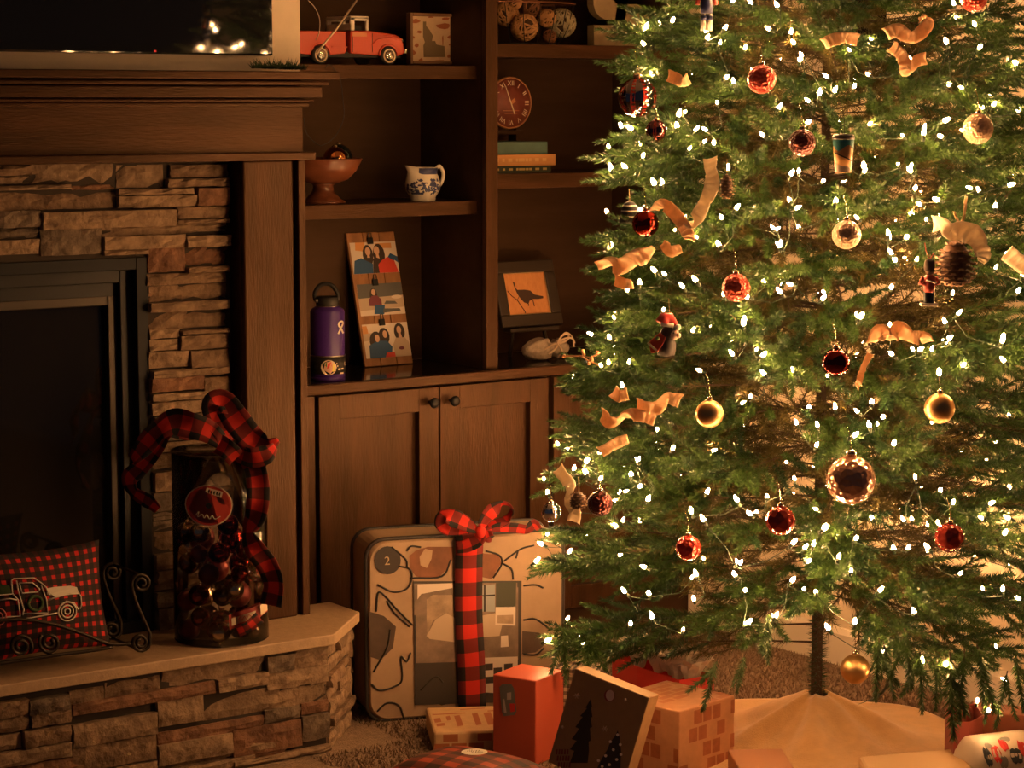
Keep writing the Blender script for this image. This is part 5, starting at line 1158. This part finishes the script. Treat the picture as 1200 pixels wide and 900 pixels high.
# hanging sprigs along the lower front edge
hb = NB(); hb.needles(np.zeros(3), np.array([0, 0, -1.]), .13, 260, .028, .0018, .2, 1, np.array([1., .3, 0])); hb.needles(np.array([0, 0, -.02]), np.array([.5, .1, -.8]), .09, 160, .026, .0018, .2, 1, np.array([1., .3, 0])); hb.stem(np.array([0, 0, .008]), np.array([0, 0, -.12]), .0018, 3)
hme = hb.mesh('hanging_sprig', TM)
for x, y, l in ((1113,770,.17),(1130,765,.15),(1078,768,.12),(1036,755,.12),(1098,776,.10),(840,775,.11),(1030,752,.12),(872,770,.08),(1158,800,.09),(1180,790,.12),(900,720,.1),(690,740,.12),(660,735,.13),(1190,770,.12),(1060,740,.12),(1146,760,.14)):
    p = tree_pt(x, y, .95); o = bpy.data.objects.new('hanging_sprig', hme); C.objects.link(o); o.parent = tree; o.location = p-Vector((TX, TY, .02)); s = l/.13; o.scale = (s, s, s); o.rotation_euler = (rnd.uniform(-.25, .25), rnd.uniform(-.25, .25), rnd.uniform(0, 6.28))

# ---------------------------------------------------------------- fairy lights
BP = []
def crop(x0, y0, sc_, pts): BP.extend((x0+a/sc_, y0+b/sc_) for a, b in pts)
crop(680, 0, 4.5, [(340,165),(342,240),(665,210),(735,235),(803,12),(1002,157),(1157,323),(763,415),(810,440),(388,395),(725,550),(515,615),(548,597),(603,690),(668,690),(510,675),(222,675),(277,685),(150,780),(330,830),(165,890),(240,888),(970,720),(570,790),(705,760),(648,752)])
crop(940, 0, 4.5, [(803,25),(915,137),(765,232),(930,258),(1135,340),(355,398),(272,463),(165,488),(90,500),(40,537),(850,468),(768,455),(1005,558),(1140,585),(350,658),(745,640),(535,720),(640,715),(738,722),(932,752),(510,872),(572,885),(325,885),(20,655),(575,315),(375,215),(3,300)])
crop(660, 180, 4.5, [(420,20),(255,90),(335,82),(485,165),(870,85),(908,295),(405,298),(250,470),(708,445),(825,490),(1115,400),(1145,495),(403,692),(340,725),(635,708),(705,675),(270,870),(527,830),(980,760),(850,755),(955,885),(490,625)])
crop(940, 200, 4.5, [(322,10),(578,8),(108,58),(175,170),(298,255),(895,95),(722,157),(1085,78),(1018,198),(655,265),(455,342),(547,355),(475,440),(600,478),(925,312),(1070,440),(1018,518),(1160,560),(1135,640),(790,657),(470,620),(118,648),(300,775),(765,890),(1055,890)])
crop(640, 360, 4.5, [(362,62),(337,170),(295,315),(330,303),(435,300),(142,375),(405,425),(600,563),(770,130),(1042,95),(988,255),(1105,228),(1135,262),(1155,358),(1077,480),(65,730),(210,820),(485,810),(665,750),(210,880),(448,890),(85,870)])
crop(920, 360, 4.2857, [(50,332),(213,345),(375,55),(530,100),(645,220),(735,217),(543,243),(818,178),(1087,178),(1105,275),(890,295),(773,342),(370,530),(62,590),(165,600),(425,605),(465,592),(338,650),(545,692),(155,700),(1125,547),(435,487)])
crop(620, 520, 3.75, [(128,8),(248,82),(252,132),(310,160),(418,212),(480,78),(448,148),(85,222),(65,160),(520,250),(75,402),(62,445),(172,482),(25,522),(392,492),(715,305),(770,340),(918,255),(1045,240),(975,312),(738,582),(917,530),(908,583),(425,655),(528,663),(725,688),(955,793),(1080,765),(543,770),(445,800),(675,825),(275,838),(210,855),(232,880),(165,775),(72,870),(515,545)])
crop(860, 620, 3.2147, [(220,57),(298,65),(457,38),(275,125),(393,113),(440,163),(15,132),(10,178),(215,200),(265,228),(310,242),(545,235),(155,333),(45,358),(360,380),(455,355),(655,75),(735,75),(848,172),(940,228),(1013,235),(1077,262),(682,318),(552,465),(710,507),(793,518),(1025,573),(915,655),(958,687),(1017,20),(990,445),(335,3)])
crop(860, 530, 3.53, [(252,115),(752,112),(345,238),(370,320),(705,285),(1030,275),(1142,275),(905,213),(848,298)])
crop(860, 180, 4.09, [(272,105),(312,92),(292,265),(272,230),(200,365),(225,450),(280,630),(228,670)])
BW_ = [tree_pt(x, y, .97 if i % 3 else .92) for i, (x, y) in enumerate(BP)]
for x, y in ((1108, 772), (1062, 752), (1165, 775), (1195, 760), (690, 742)):
    p = tree_pt(x, y, .98); h0 = p.z+.07; dv = p-Vector((TX, TY, h0)); hl = math.hypot(dv.x, dv.y); L = dv.length-.03
    arch = min(ARCH, key=lambda q: abs(q-L)); s_ = L/arch; b = bpy.data.objects.new('branch', rnd.choice(ARCH[arch])); C.objects.link(b); b.parent = tree
    b.location = (0, 0, h0-.02); b.rotation_euler = (rnd.uniform(-.3, .3), -math.atan2(dv.z, hl), math.atan2(dv.y, dv.x)); b.scale = (s_, s_, s_)
ended = []                               # boughs whose tips carry the bulbs of the left outline
for (x, y), p in sorted(zip(BP, BW_), key=lambda q: q[0][0]):
    lim = np.interp(y, [0, 150, 300, 450, 600, 760], [790, 770, 740, 715, 690, 680])
    if x < lim and all(math.hypot(x-a, y-b) > 24 for a, b in ended) and len(ended) < 26:
        ended.append((x, y)); h0 = p.z+rnd.uniform(-.02, .06); dv = p-Vector((TX, TY, h0)); hl = math.hypot(dv.x, dv.y); L = dv.length-.035
        arch = min(ARCH, key=lambda q: abs(q-L)); s_ = L/arch; b = bpy.data.objects.new('branch', rnd.choice(ARCH[arch])); C.objects.link(b); b.parent = tree
        b.location = (0, 0, h0-.02); b.rotation_euler = (rnd.uniform(-.3, .3), -math.atan2(dv.z, hl), math.atan2(dv.y, dv.x)); b.scale = (s_, s_, s_)
for k in range(190):                     # the rest of the strings, deeper in and round the back
    z = rnd.uniform(.42, 2.15); a = rnd.uniform(0, 2*PI); r = RT_(z)*(rnd.uniform(.45, .95))
    p = Vector((TX+r*math.cos(a), TY+r*math.sin(a), z))
    if p.x < RW-.13: BW_.append(p)
for k in range(70):                      # low strings round the skirt of the tree
    z = rnd.uniform(.40, .72); a = rnd.uniform(-.6, 2.6); r = RT_(z)*rnd.uniform(.70, .98); p = Vector((TX+r*math.cos(a), TY+r*math.sin(a), z))
    if p.x < RW-.13: BW_.append(p)
bul = MB().lathe([(.0, .0145), (.0020, .0123), (.0037, .0075), (.0039, .0030), (.0024, 0)], 6, mi=0)
bul.lathe([(.0034, -.010), (.0036, 0), (.0028, .0008)], 6, mi=1)
bme = bul.mesh('bulb'); bme.materials.append(LIT); bme.materials.append(SOCKET)
SLT = thing('fairy_lights', 'strings of warm white fairy lights wound through the tree', 'string lights', (TX, TY, .4)); org_ = Vector((TX, TY, .4))
rest = MB(); bdirs = []
for i, p in enumerate(BW_):
    e = Vector((rnd.uniform(-.7, .7), rnd.uniform(-.7, .7), rnd.uniform(.2, 1))).normalized(); q = e.to_track_quat('Z', 'Y')
    if i < 298:
        o = bpy.data.objects.new('bulb', bme); C.objects.link(o); o.parent = SLT; o.location = p-org_; o.rotation_mode = 'QUATERNION'; o.rotation_quaternion = q; sb = rnd.uniform(.7, 1.2); o.scale = (sb, sb, sb)
    else:
        M_ = Matrix.Translation(p) @ q.to_matrix().to_4x4(); rest.v += [None]*0
        base_ = len(rest.v); rest.v += [tuple(M_ @ Vector(v)) for v in bul.v]; rest.f += [[j+base_ for j in f] for f in bul.f]; rest.m += bul.m; rest.s += bul.s
    bdirs.append((p-e*.010))
if rest.v:
    o = put(rest, 'bulbs', [LIT, SOCKET], SLT); o['kind'] = 'stuff'
wr = MB(); srt = sorted(bdirs, key=lambda p: (int((p.z-.3)/.11), math.atan2(p.y-TY, p.x-TX)))
for a, b in zip(srt, srt[1:]):
    if (a-b).length < .13:
        m_ = (a+b)/2; m_ += (Vector((TX, TY, m_.z))-m_)*.06-Vector((0, 0, .012)); wr.tube([a, m_, b], .0011, 3)
o = put(wr, 'wire', SOCKET, SLT); o['kind'] = 'stuff'

# ---------------------------------------------------------------- ornaments
def ornament(name, lb, x, y, rpx, m_, k=1.03, grp=None, sc=(1, 1, 1), cap=CAPG, loop=26, cat='ornament', extra=None):
    p = tree_pt(x, y, k); p = p-Vector(ray(x, y))*.012; r = rpx*dist(p)/F; o = thing(name, lb, cat, (p.x, p.y, p.z-r), grp)
    put(MB().ball(p, r, 26, 16, sc=sc), 'ball', m_, o); top = p+Vector((0, 0, r*sc[2]*.97))
    put(MB().lathe([(r*.21, 0), (r*.21, r*.22), (r*.08, r*.26), (0, r*.26)], 12, top), 'cap', cap, o)
    t2 = top+Vector((0, 0, r*.26)); hgt = loop*dist(p)/F
    put(MB().tube(ring((t2.x, t2.y), .0028, .0028, 0, 8) and [t2+Vector((.0030*math.cos(2*PI*i/10), 0, .003+.0030*math.sin(2*PI*i/10))) for i in range(10)], .0006, 4, closed=True), 'cap_ring', cap, o)
    put(MB().tube([t2+Vector((0, 0, .005)), t2+Vector((.001, .004, hgt*.6)), t2+Vector((0, .012, hgt))], .0007, 4), 'hook', cap, o)
    if extra: extra(o, p, r)
    return o
def stripes(m_, n, w_=.18):
    def f(o, p, r):
        for i in range(n):
            a = 2*PI*i/n+.3; q = MB(); K_ = 12; vs = []
            for j in range(K_+1):
                b = -PI/2*.92+PI*.92*j/K_
                for d in (-w_, w_): vs.append(p+Vector((math.cos(b)*math.cos(a+d), math.cos(b)*math.sin(a+d), math.sin(b)*1.0))*(r*1.004))
            q.add(vs, [(2*j, 2*j+1, 2*j+3, 2*j+2) for j in range(K_)], 0, True); put(q, 'stripe', m_, o)
    return f
BLUEG = mat('smoky_mirror', (.30, .27, .30), .07, 1.0)
ornament('striped_bauble', 'large mirrored bauble with vertical red and gold stripes at upper left', 747, 114, 23, BLUEG, extra=stripes(REDG, 9, .13))
ornament('striped_bauble', 'small dark striped bauble just below the large striped one', 769, 153, 12.5, mat('dusk_mirror', (.16, .08, .10), .1, 1.0), extra=stripes(REDG, 7, .16))
ornament('bauble', 'shiny crackled red bauble near the top beside the white lights', 892.5, 93, 17, REDGL)
ornament('bauble', 'champagne glitter bauble at the upper right edge', 1146, 151, 18, CHAMP)
ornament('bauble', 'dark plum glitter bauble left of the cup ornament', 940, 167, 16, DKGL)
ornament('bauble', 'red glitter bauble cut off by the top of the picture', 1141, -2, 16, REDGL)
ornament('bauble', 'champagne glitter bauble hanging right of the tree middle', 992, 275, 17, CHAMP)
ornament('bauble', 'smooth mirror red bauble near the left edge by the burlap ribbon', 756.5, 262, 16, mat('oxblood_mirror', (.30, .03, .02), .08, 1.0))
ornament('bauble', 'red glitter bauble hanging in the middle left of the tree', 862.5, 337, 16.5, REDGL)
ornament('bauble', 'dark red glass bauble under the tree centre', 979.5, 425, 17, DKRED)
ornament('bauble', 'matte gold bauble on the right side of the tree', 1101, 478.5, 18, GOLD)
ornament('bauble', 'matte gold bauble on the left side of the tree', 831.5, 485, 16.5, GOLD)
ornament('bauble', 'largest ornament, a faceted rose glass ball low in the centre', 997, 562.5, 29, ROSE)
ornament('bauble', 'crackled red bauble left of the faceted rose ball', 914.5, 610, 17.5, mat('crackled_red', (.42, .05, .035), .12, .7, bump=1.0, bscale=70, bkind='VORONOI'))
ornament('bauble', 'bright red crinkled bauble low on the left', 806.5, 642, 15, mat('crinkled_red', (.6, .05, .03), .25, .6, bump=1.0, bscale=110, bkind='VORONOI'))
ornament('bauble', 'crackled red bauble behind a sprig low on the right', 1113, 630, 17.5, MATS['crackled_red'])
ornament('bauble', 'matte gold bauble hanging beneath the tree beside the trunk', 1002, 784, 17.5, GOLD, k=.80, loop=45)
ornament('bauble', 'dark glitter bauble beside the pinecone at lower left', 703, 590, 15, DKGL)
ornament('bauble', 'mirrored silver bauble at the lower left edge', 646, 600, 12, SILVER)
# black and white striped bell-shaped ornament
p = tree_pt(738, 249, 1.03); o = thing('striped_bell', 'small black and white striped bell ornament beside the mirror red bauble', 'ornament', (p.x, p.y, p.z-.022))
pr_ = [(.004, .024), (.012, .020), (.017, .010), (.019, -.004), (.022, -.016), (.024, -.022)]
put(MB().lathe(pr_, 20, p), 'bell', BLACK, o)
for h0 in (.014, .003, -.009): 
    rr = float(np.interp(h0, [-.022, -.016, -.004, .010, .020], [.024, .022, .019, .017, .012])); put(MB().lathe([(rr+.0008, h0-.002), (rr+.0003, h0+.002)], 20, p), 'white_stripe', WHITE, o)
put(MB().tube([p+Vector((0, 0, .024)), p+Vector((0, .003, .05))], .0008, 4), 'hanger', TWINE, o)
# cup-shaped ornament
p = tree_pt(987, 181, 1.04); p -= Vector(FW)*.015; o = thing('cup_ornament', 'little tapered cup ornament with teal and orange landscape', 'ornament', (p.x, p.y, p.z-.038))
put(MB().lathe([(0, -.038), (.0165, -.038), (.0215, .030), (.0, .030)], 24, p), 'cup', mat('cup_orange', (.62, .30, .09), .4), o)
put(MB().lathe([(.0226, .029), (.0226, .034), (.019, .040), (0, .040)], 24, p), 'lid', mat('cup_lid', (.03, .03, .03), .4), o)
rc = lambda h: .0165+.005*(h+.038)/.068+.0005
ac = math.atan2(CAM[1]-p.y, CAM[0]-p.x); m = MB()
def oncup(da, h): return p+Vector((rc(h)*math.cos(ac+da), rc(h)*math.sin(ac+da), h))
for i in range(24):
    a0, a1 = -1.5+i*.125, -1.5+(i+1)*.125; f = lambda a: .012+.006*math.sin(a*3); m.poly([oncup(a0, f(a0)), oncup(a1, f(a1)), oncup(a1, .029), oncup(a0, .029)])
put(m, 'teal_sky', mat('cup_teal', (.03, .17, .18), .4), o); m = MB()
for i in range(20):
    a0, a1 = -1.2+i*.12, -1.2+(i+1)*.12; f = lambda a: -.004-.008*a; m.poly([oncup(a0, f(a0)-.003), oncup(a1, f(a1)-.003), oncup(a1, f(a1)), oncup(a0, f(a0))])
put(m, 'dark_road', BLACK, o); m = MB()
for i in range(20):
    a0, a1 = -1.2+i*.12, -1.2+(i+1)*.12; f = lambda a: -.024-.004*a; m.poly([oncup(a0, -.037), oncup(a1, -.037), oncup(a1, f(a1)), oncup(a0, f(a0))])
put(m, 'cream_foreground', CREAM, o)
put(MB().tube([p+Vector((-.004, 0, .039)), p+Vector((-.010, .003, .068)), p+Vector((-.002, .004, .090)), p+Vector((.004, .003, .070)), p+Vector((.002, 0, .039))], .0007, 4), 'hanging_loop', SILVERY, o)
# soldier figure
p = tree_pt(1087, 328, 1.05)-Vector(FW)*.02; s = 1/520.
uR = Vector(RT); bz = p-Z*(28*s)
o = thing('soldier_ornament', 'little figure ornament in a red coat on a white base', 'ornament', tuple(bz))
put(MB().obox(bz+Z*.003, uR*.017, Vector((FW[0], FW[1], 0)).normalized()*.010, Z*.003), 'base', WHITE, o, .001)
for sx in (-1, 1): put(MB().tube([bz+uR*(sx*.0055)+Z*.006, bz+uR*(sx*.005)+Z*.032], [.0055, .006], 8), 'leg', mat('navy_paint', (.02, .025, .03), .5), o)
put(MB().lathe([(.010, .028), (.0125, .036), (.011, .046), (.013, .058), (.006, .064)], 14, bz), 'coat', mat('coat_red', (.42, .05, .035), .5), o)
for sx in (-1, 1): put(MB().tube([bz+uR*(sx*.013)+Z*.058, bz+uR*(sx*.019)+Z*.046, bz+uR*(sx*.010)-Vector(FW)*.010+Z*.044], .004, 7), 'arm', MATS['coat_red'], o)
put(MB().tube([bz+uR*-.008-Vector(FW)*.012+Z*.052, bz+uR*.012-Vector(FW)*.012+Z*.046], .0016, 6), 'flute', WHITE, o)
put(MB().ball(bz+Z*.069, .0085, 12, 8), 'head', mat('wood_tan', (.35, .2, .12), .5), o); put(MB().lathe([(.0095, .070), (.0105, .075), (.011, .088), (.008, .094), (0, .095)], 14, bz), 'hat', mat('fur_brown', (.06, .035, .022), .8), o)
put(MB().tube([bz+Z*.094, bz+uR*-.008+Z*.112, bz+uR*-.011+Z*.128], .0011, 5), 'hanging_ribbon', mat('coat_red', (.42, .05, .035), .5), o); put(MB().tube([bz+Z*.094, bz+uR*.008+Z*.108], .0011, 5), 'hanging_ribbon', MATS['coat_red'], o)
# puppy with red hat
p = tree_pt(777, 391, 1.06)-Vector(FW)*.02; wR = Vector(RT); F0 = -Vector(FW)
def tp(x, y, d=0): return p+wR*((x-777)*4.75/F)-Vector(UP)*((y-391)*4.75/F)+F0*d
o = thing('hatted_animal_ornament', 'little dark animal ornament wearing a red hat and scarf', 'ornament', tuple(tp(777, 413)))
FUR = mat('dark_fur', (.035, .025, .022), .6); MUZ = mat('pale_muzzle', (.60, .44, .34), .5)
put(MB().ball(tp(784, 391), .019, 16, 10), 'head', FUR, o); put(MB().ball(tp(789, 393, .012), .0105, 14, 8), 'muzzle', MUZ, o); put(MB().ball(tp(793.5, 393.5, .018), .0058, 10, 6), 'snout', MUZ, o)
put(MB().ball(tp(788, 390.8, .0215), .0022, 8, 6), 'eye', BLACK, o)
put(MB().tube([tp(775, 379, .01), tp(778, 373, .008), tp(784, 372, .006), tp(790, 379, .006), tp(793, 383, .008)], [.016, .013, .010, .006, .003], 12), 'hat', mat('hat_red', (.55, .03, .025), .6), o)
put(MB().tube(catmull([tp(774, 380, .014), tp(780, 381, .018), tp(788, 382, .016)], 4), .0045, 8), 'hat_brim', WHITE, o); put(MB().ball(tp(793, 384, .016), .0065, 12, 8), 'pompom', WHITE, o)
put(MB().lathe([(.0, -.024), (.018, -.020), (.021, 0), (.014, .020), (0, .022)], 16, tp(780, 405)), 'body', FUR, o)
q = MB(); ribbon(q, [tp(776, 393, .015), tp(770, 400, .016), tp(765, 406, .014), tp(760, 408, .010)], .024, [.2, .3, .1, .2], wprof=[.7, 1, 1.1, .9]); put(q, 'scarf', mat('scarf_red', (.58, .06, .03), .7), o, solid=.002)
q = MB(); ribbon(q, [tp(757.5, 402, .012), tp(763, 407, .016), tp(770, 413, .014)], .004, [.2]*3); put(q, 'scarf_edge', CREAM, o, solid=.002); put(MB().ball(tp(769, 397, .020), .0045, 8, 6), 'scarf_leaf', mat('leaf_green', (.08, .12, .03), .6), o)
put(MB().tube([tp(784, 371), tp(783, 350)], .0006, 4), 'hanger', TWINE, o)
# small figure at the top edge
p = tree_pt(828, 8, 1.04); o = thing('nutcracker_ornament', 'little blue figure ornament with pale legs at the top edge', 'ornament', tuple(p-Z*.05))
for sx in (-.006, .006): put(MB().tube([p+uR*sx-Z*.05, p+uR*sx-Z*.012], [.0065, .006], 8), 'leg', WHITE, o); 
for sx in (-.006, .006): put(MB().lathe([(.0068, -.028), (.0068, -.018)], 10, p+uR*sx), 'boot_band', mat('figure_blue', (.03, .04, .13), .5), o)
put(MB().lathe([(.012, -.014), (.014, 0), (.012, .012), (.015, .03), (.006, .036)], 14, p), 'coat', mat('figure_blue', (.03, .04, .13), .5), o)
for sx in (-1, 1): put(MB().tube([p+uR*(sx*.014)+Z*.028, p+uR*(sx*.020)+Z*.004], .005, 7), 'arm', MATS['coat_red'], o)
put(MB().ball(p+Z*.042, .009, 12, 8), 'head', MATS['wood_tan'], o); put(MB().lathe([(.010, .046), (.010, .064), (0, .066)], 12, p), 'hat', BLACK, o)

# pinecones
def pinecone(lb, x, y, rpx, hgt, k=1.04, tilt=0):
    p = tree_pt(x, y, k)-Vector(FW)*.01; r = rpx*dist(p)/F; h = hgt*dist(p)/F; o = thing('pinecone', lb, 'pinecone', tuple(p-Z*h/2))
    put(MB().lathe([(0, -h/2), (r*.55, -h*.3), (r*.7, 0), (r*.5, h*.3), (0, h/2)], 12, p), 'core', CONE, o)
    q = MB(); n = 0
    for i in range(9):
        t = -.46+.92*i/8; rr = r*math.sqrt(max(.06, 1-(t*1.95)**2))
        for j in range(9):
            a = 2*PI*(j+.5*(i % 2))/9; d = Vector((math.cos(a), math.sin(a), -.35)).normalized(); sd_ = Vector((-math.sin(a), math.cos(a), 0)); b = p+Z*(t*h)+d*rr*.45; w2 = r*.24
            q.add([b-sd_*w2*.6, b+sd_*w2*.6, b+d*rr*.5+sd_*w2, b+d*rr*.62, b+d*rr*.5-sd_*w2, b+d*rr*.3-Z*r*.12], [(0, 1, 2, 3, 4), (0, 4, 3, 5), (5, 3, 2, 1)], 0)
            e = b+d*rr*.58; q.add([e-sd_*w2*.5-Z*.001, e+sd_*w2*.5-Z*.001, e+sd_*w2*.4+Z*r*.08+d*.001, e-sd_*w2*.4+Z*r*.08+d*.001], [(0, 1, 2, 3)], 1)
    put(q, 'scales', [CONE, CONET], o); put(MB().tube([p+Z*h*.48, p+Z*(h*.5+.03)], .001, 4), 'hanger', TWINE, o); return o, p
pinecone('small pinecone beside the long cream ribbon at upper left', 851, 218, 11, 28)
pinecone('large pinecone under the cream bow on the right side', 1118, 306, 27, 52)
pinecone('small pinecone behind the cream ribbon at the lower left edge', 678, 585, 11, 20)

# burlap and cream ribbons
def tree_ribbon(lb, pts, wpx, tw, m_=BURLAP, k=1.03, wprof=None, seed=0):
    q = MB(); D = dist(tree_pt(*pts[0][:2], k)); wd = wpx*D/F
    P_ = [tree_pt(x, y, k)-Vector(ray(x, y))*(.012+dd) for x, y, dd in pts]
    ribbon(q, P_, wd, [t*1.5 for t in tw], k=7, wprof=wprof)
    rr_ = random.Random(lb); jt = [rr_.uniform(-.0055, .0055) for _ in range(len(q.v)//5+1)]; q.v = [(a+FW[0]*jt[i//5]+rr_.uniform(-.0004, .0004), b+FW[1]*jt[i//5], c+rr_.uniform(-.0006, .0006)) for i, (a, b, c) in enumerate(q.v)]
    o = put(q, 'ribbon', m_, solid=.0012); tag(o, lb, 'ribbon')
tree_ribbon('short burlap ribbon loop near the top of the tree', [(965,52,.0),(978,46,.02),(992,44,.02),(1006,47,0)], 15, [.3,.1,.5,.2])
tree_ribbon('curled burlap ribbon bow at the top right of the tree', [(1038,40,.0),(1052,36,.02),(1066,44,.03),(1080,38,.03),(1090,24,.02),(1084,19,.01),(1076,24,.0)], 17, [.4,.1,.6,.2,.5,1.2,.8])
tree_ribbon('twisted burlap ribbon below the curled bow', [(1044,54,.0),(1052,60,.03),(1060,72,.03),(1062,84,.02),(1074,72,.01),(1086,68,0)], 15, [.2,.6,.1,.7,.3,.2])
tree_ribbon('long cream ribbon falling beside the small pinecone', [(832,184,.0),(833,200,.02),(834,218,.03),(826,236,.02),(818,252,.03),(810,262,.02),(806,258,.0)], 17, [.2,.6,.0,.5,.1,.8,.3], CREAMR)
tree_ribbon('arched burlap ribbon between the red bauble and long ribbon', [(765,248,.0),(776,240,.02),(788,248,.03),(798,260,.03),(806,274,.02),(808,282,.0)], 15, [.8,.3,.1,.3,.2,.5])
tree_ribbon('large crumpled burlap bow at the left edge', [(699,312,.02),(712,308,.03),(724,312,.02),(738,306,.03),(752,300,.03),(766,290,.02)], 21, [.2,.9,.1,.6,.1,.5], wprof=[.5,.9,1,1.1,1,.4])
tree_ribbon('small burlap ribbon fold right of the large bow', [(776,285,.0),(786,294,.02),(798,291,.01)], 16, [.2,.5,.1], wprof=[.6,1.1,.6])
tree_ribbon('small burlap ribbon fold under the large bow', [(720,328,.0),(730,332,.02),(741,333,.01)], 13, [.3,.1,.5])
tree_ribbon('burlap bow of three loops in the right centre', [(1020,403,.0),(1032,390,.03),(1042,396,.03),(1052,388,.03),(1066,394,.02),(1076,396,.03),(1084,396,.02),(1088,402,.0)], 22, [.7,.2,.9,.1,.6,.2,1.0,.4], wprof=[.8,1,.8,1.1,.8,.8,1,.6])
tree_ribbon('narrow burlap ribbon tail left of the centre bow', [(1020,414,.02),(1013,428,.02),(1008,442,.02),(1004,455,.0)], 8, [.2,.5,.3,.8])
tree_ribbon('zigzag burlap ribbon at the left below the twigs', [(704,485,.0),(714,494,.03),(728,490,.02),(740,486,.03),(754,488,.02),(768,492,.0)], 16, [.5,.1,.9,.2,.4,.2])
tree_ribbon('burlap ribbon loop rising above the zigzag one', [(745,474,.0),(758,477,.03),(770,478,.02),(780,466,.03),(790,468,.02),(798,470,.0)], 17, [.1,.5,.1,.7,.3,.2])
tree_ribbon('flat burlap ribbon end under the zigzag one', [(703,530,.02),(714,524,.03),(726,518,.02),(736,514,.0)], 14, [.1,.4,.2,.5])
tree_ribbon('short burlap ribbon fold at a light near the left twigs', [(718,458,.0),(726,464,.03),(736,461,.01)], 15, [.1,.4,.2])
tree_ribbon('cream ribbon knotted at the lower left edge', [(653,548,.0),(660,558,.03),(667,568,.03),(665,578,.03),(668,588,.02),(674,600,.02),(672,612,.0)], 15, [.1,.4,.1,1.0,.2,.4,.1], CREAMR)
tree_ribbon('cream ribbon bow over the large pinecone', [(1092,262,.0),(1104,262,.05),(1114,272,.06),(1126,270,.065),(1140,276,.06),(1148,288,.05),(1152,300,.04),(1150,308,.02)], 20, [.2,.6,.1,.5,.2,.6,.2,.4], CREAMR, wprof=[1,.8,.9,1.3,1.3,1.1,.9,.4])
tree_ribbon('pale ribbon end at the right edge of the picture', [(1180,296,.0),(1192,306,.01),(1206,316,.0)], 20, [.1,.3,.1], CREAMR)
tree_ribbon('twine loop carrying the large pinecone', [(1118,248,.0),(1122,258,.04),(1126,266,.06),(1130,252,.04),(1133,230,.0)], 3, [0]*5, TWINE)
tree_ribbon('pale leaf-shaped ribbon petals near the large striped bauble', [(782,88,.0),(792,92,.02),(800,96,.02),(808,92,0)], 14, [.4,.1,.6,.2])
# bare gilded twig at the left edge
tw_ = thing('gilded_twig', 'thin gilded twig with round buds poking out at the left', 'twig', tuple(tree_pt(690, 420)))
TWG = mat('gilded_bark', (.50, .24, .10), .5)
def tq(x, y, d=.01): return tree_pt(x, y, 1.03)-Vector(ray(x, y))*d
put(MB().tube([tq(661, 417.5, .02), tq(680, 417, .02), tq(690, 423), tq(702, 428)], .0018, 6), 'stem', TWG, tw_); put(MB().tube([tq(681, 417, .02), tq(692, 419), tq(703, 414)], .0015, 6), 'side_shoot', TWG, tw_)
for x, y, r in ((661, 417.5, .004), (683, 412, .005), (684, 415, .004), (693, 422, .005), (700, 413, .004), (690, 426, .004)): put(MB().ball(tq(x, y, .022), r, 10, 7), 'bud', TWG, tw_)

# ---------------------------------------------------------------- tree skirt, stand and cord
st_ = thing('tree_stand', 'dark metal tree stand under the skirt', 'stand', (TX, TY, .002))
put(MB().lathe([(.03, .0), (.026, .10)], 16, (TX, TY, .004)), 'socket_tube', BLACKMETAL, st_)
for i in range(4):
    a = PI/4+PI/2*i; put(MB().tube([(TX+.02*math.cos(a), TY+.02*math.sin(a), .075), (TX+.15*math.cos(a), TY+.15*math.sin(a), .010)], .007, 6), 'leg', BLACKMETAL, st_)
m = MB(); n, mm = 120, 26; vs = []
for i in range(mm+1):
    t = i/mm; r = .024+t*.37
    for j in range(n):
        a = 2*PI*j/n; fold = (.5+.5*math.sin(a*5+1.2*math.sin(a*2)))**2
        zz = .012+.118*math.exp(-((r-.02)/.115)**1.35)+.030*fold*math.exp(-((r-.14)/.09)**2)+.006*math.sin(a*9+r*20)*min(1, r*3)*(1-t)+.006*fold*t
        vs.append((TX+r*math.cos(a)*(1+.03*math.sin(a*3)), TY+r*math.sin(a)*(1+.03*math.cos(a*4)), zz))
m.add(vs, [(i*n+j, i*n+(j+1)%n, (i+1)*n+(j+1)%n, (i+1)*n+j) for i in range(mm) for j in range(n)], 0, True)
tag(put(m, 'tree_skirt', SKIRTM, solid=.004), 'tan burlap tree skirt draped round the trunk', 'tree skirt')
tag(put(MB().tube(catmull([tree_pt(1040, 745, .62)]+[px(x, y, 1.0) for x, y in ((1043, 775), (1042, 797))]+[pz(x, y, .012) for x, y in ((1033, 812), (1018, 822), (1003, 828))]), .0042, 7), 'power_cord', mat('dark_green_cord', (.02, .035, .02), .5)), 'dark green power cord running from tree to carpet', 'cord')

# ---------------------------------------------------------------- carpet pile where the floor shows
n = 52000; rg = np.random.default_rng(4)
X = rg.uniform(-.35, RW-.02, n); Y = rg.uniform(-1.9, -.02, n); keep = ~((X < -.1) & (Y > -.6)); X, Y = X[keep], Y[keep]; n = len(X)
a = rg.uniform(0, 2*PI, n); h = rg.uniform(.006, .014, n); lx = rg.normal(0, .005, n); ly = rg.normal(0, .005, n); wd = .0022
v = np.stack([np.stack([X-np.cos(a)*wd, Y-np.sin(a)*wd, np.zeros(n)], 1), np.stack([X+np.cos(a)*wd, Y+np.sin(a)*wd, np.zeros(n)], 1), np.stack([X+lx, Y+ly, h], 1)], 1).reshape(-1, 3)
me = bpy.data.meshes.new('carpet_pile'); me.from_pydata(v.tolist(), [], np.arange(3*n).reshape(-1, 3).tolist()); me.materials.append(CARPET)
o = bpy.data.objects.new('carpet_pile', me); C.objects.link(o); tag(o, 'looped brown carpet pile under the tree and gifts', 'carpet', kind='stuff')
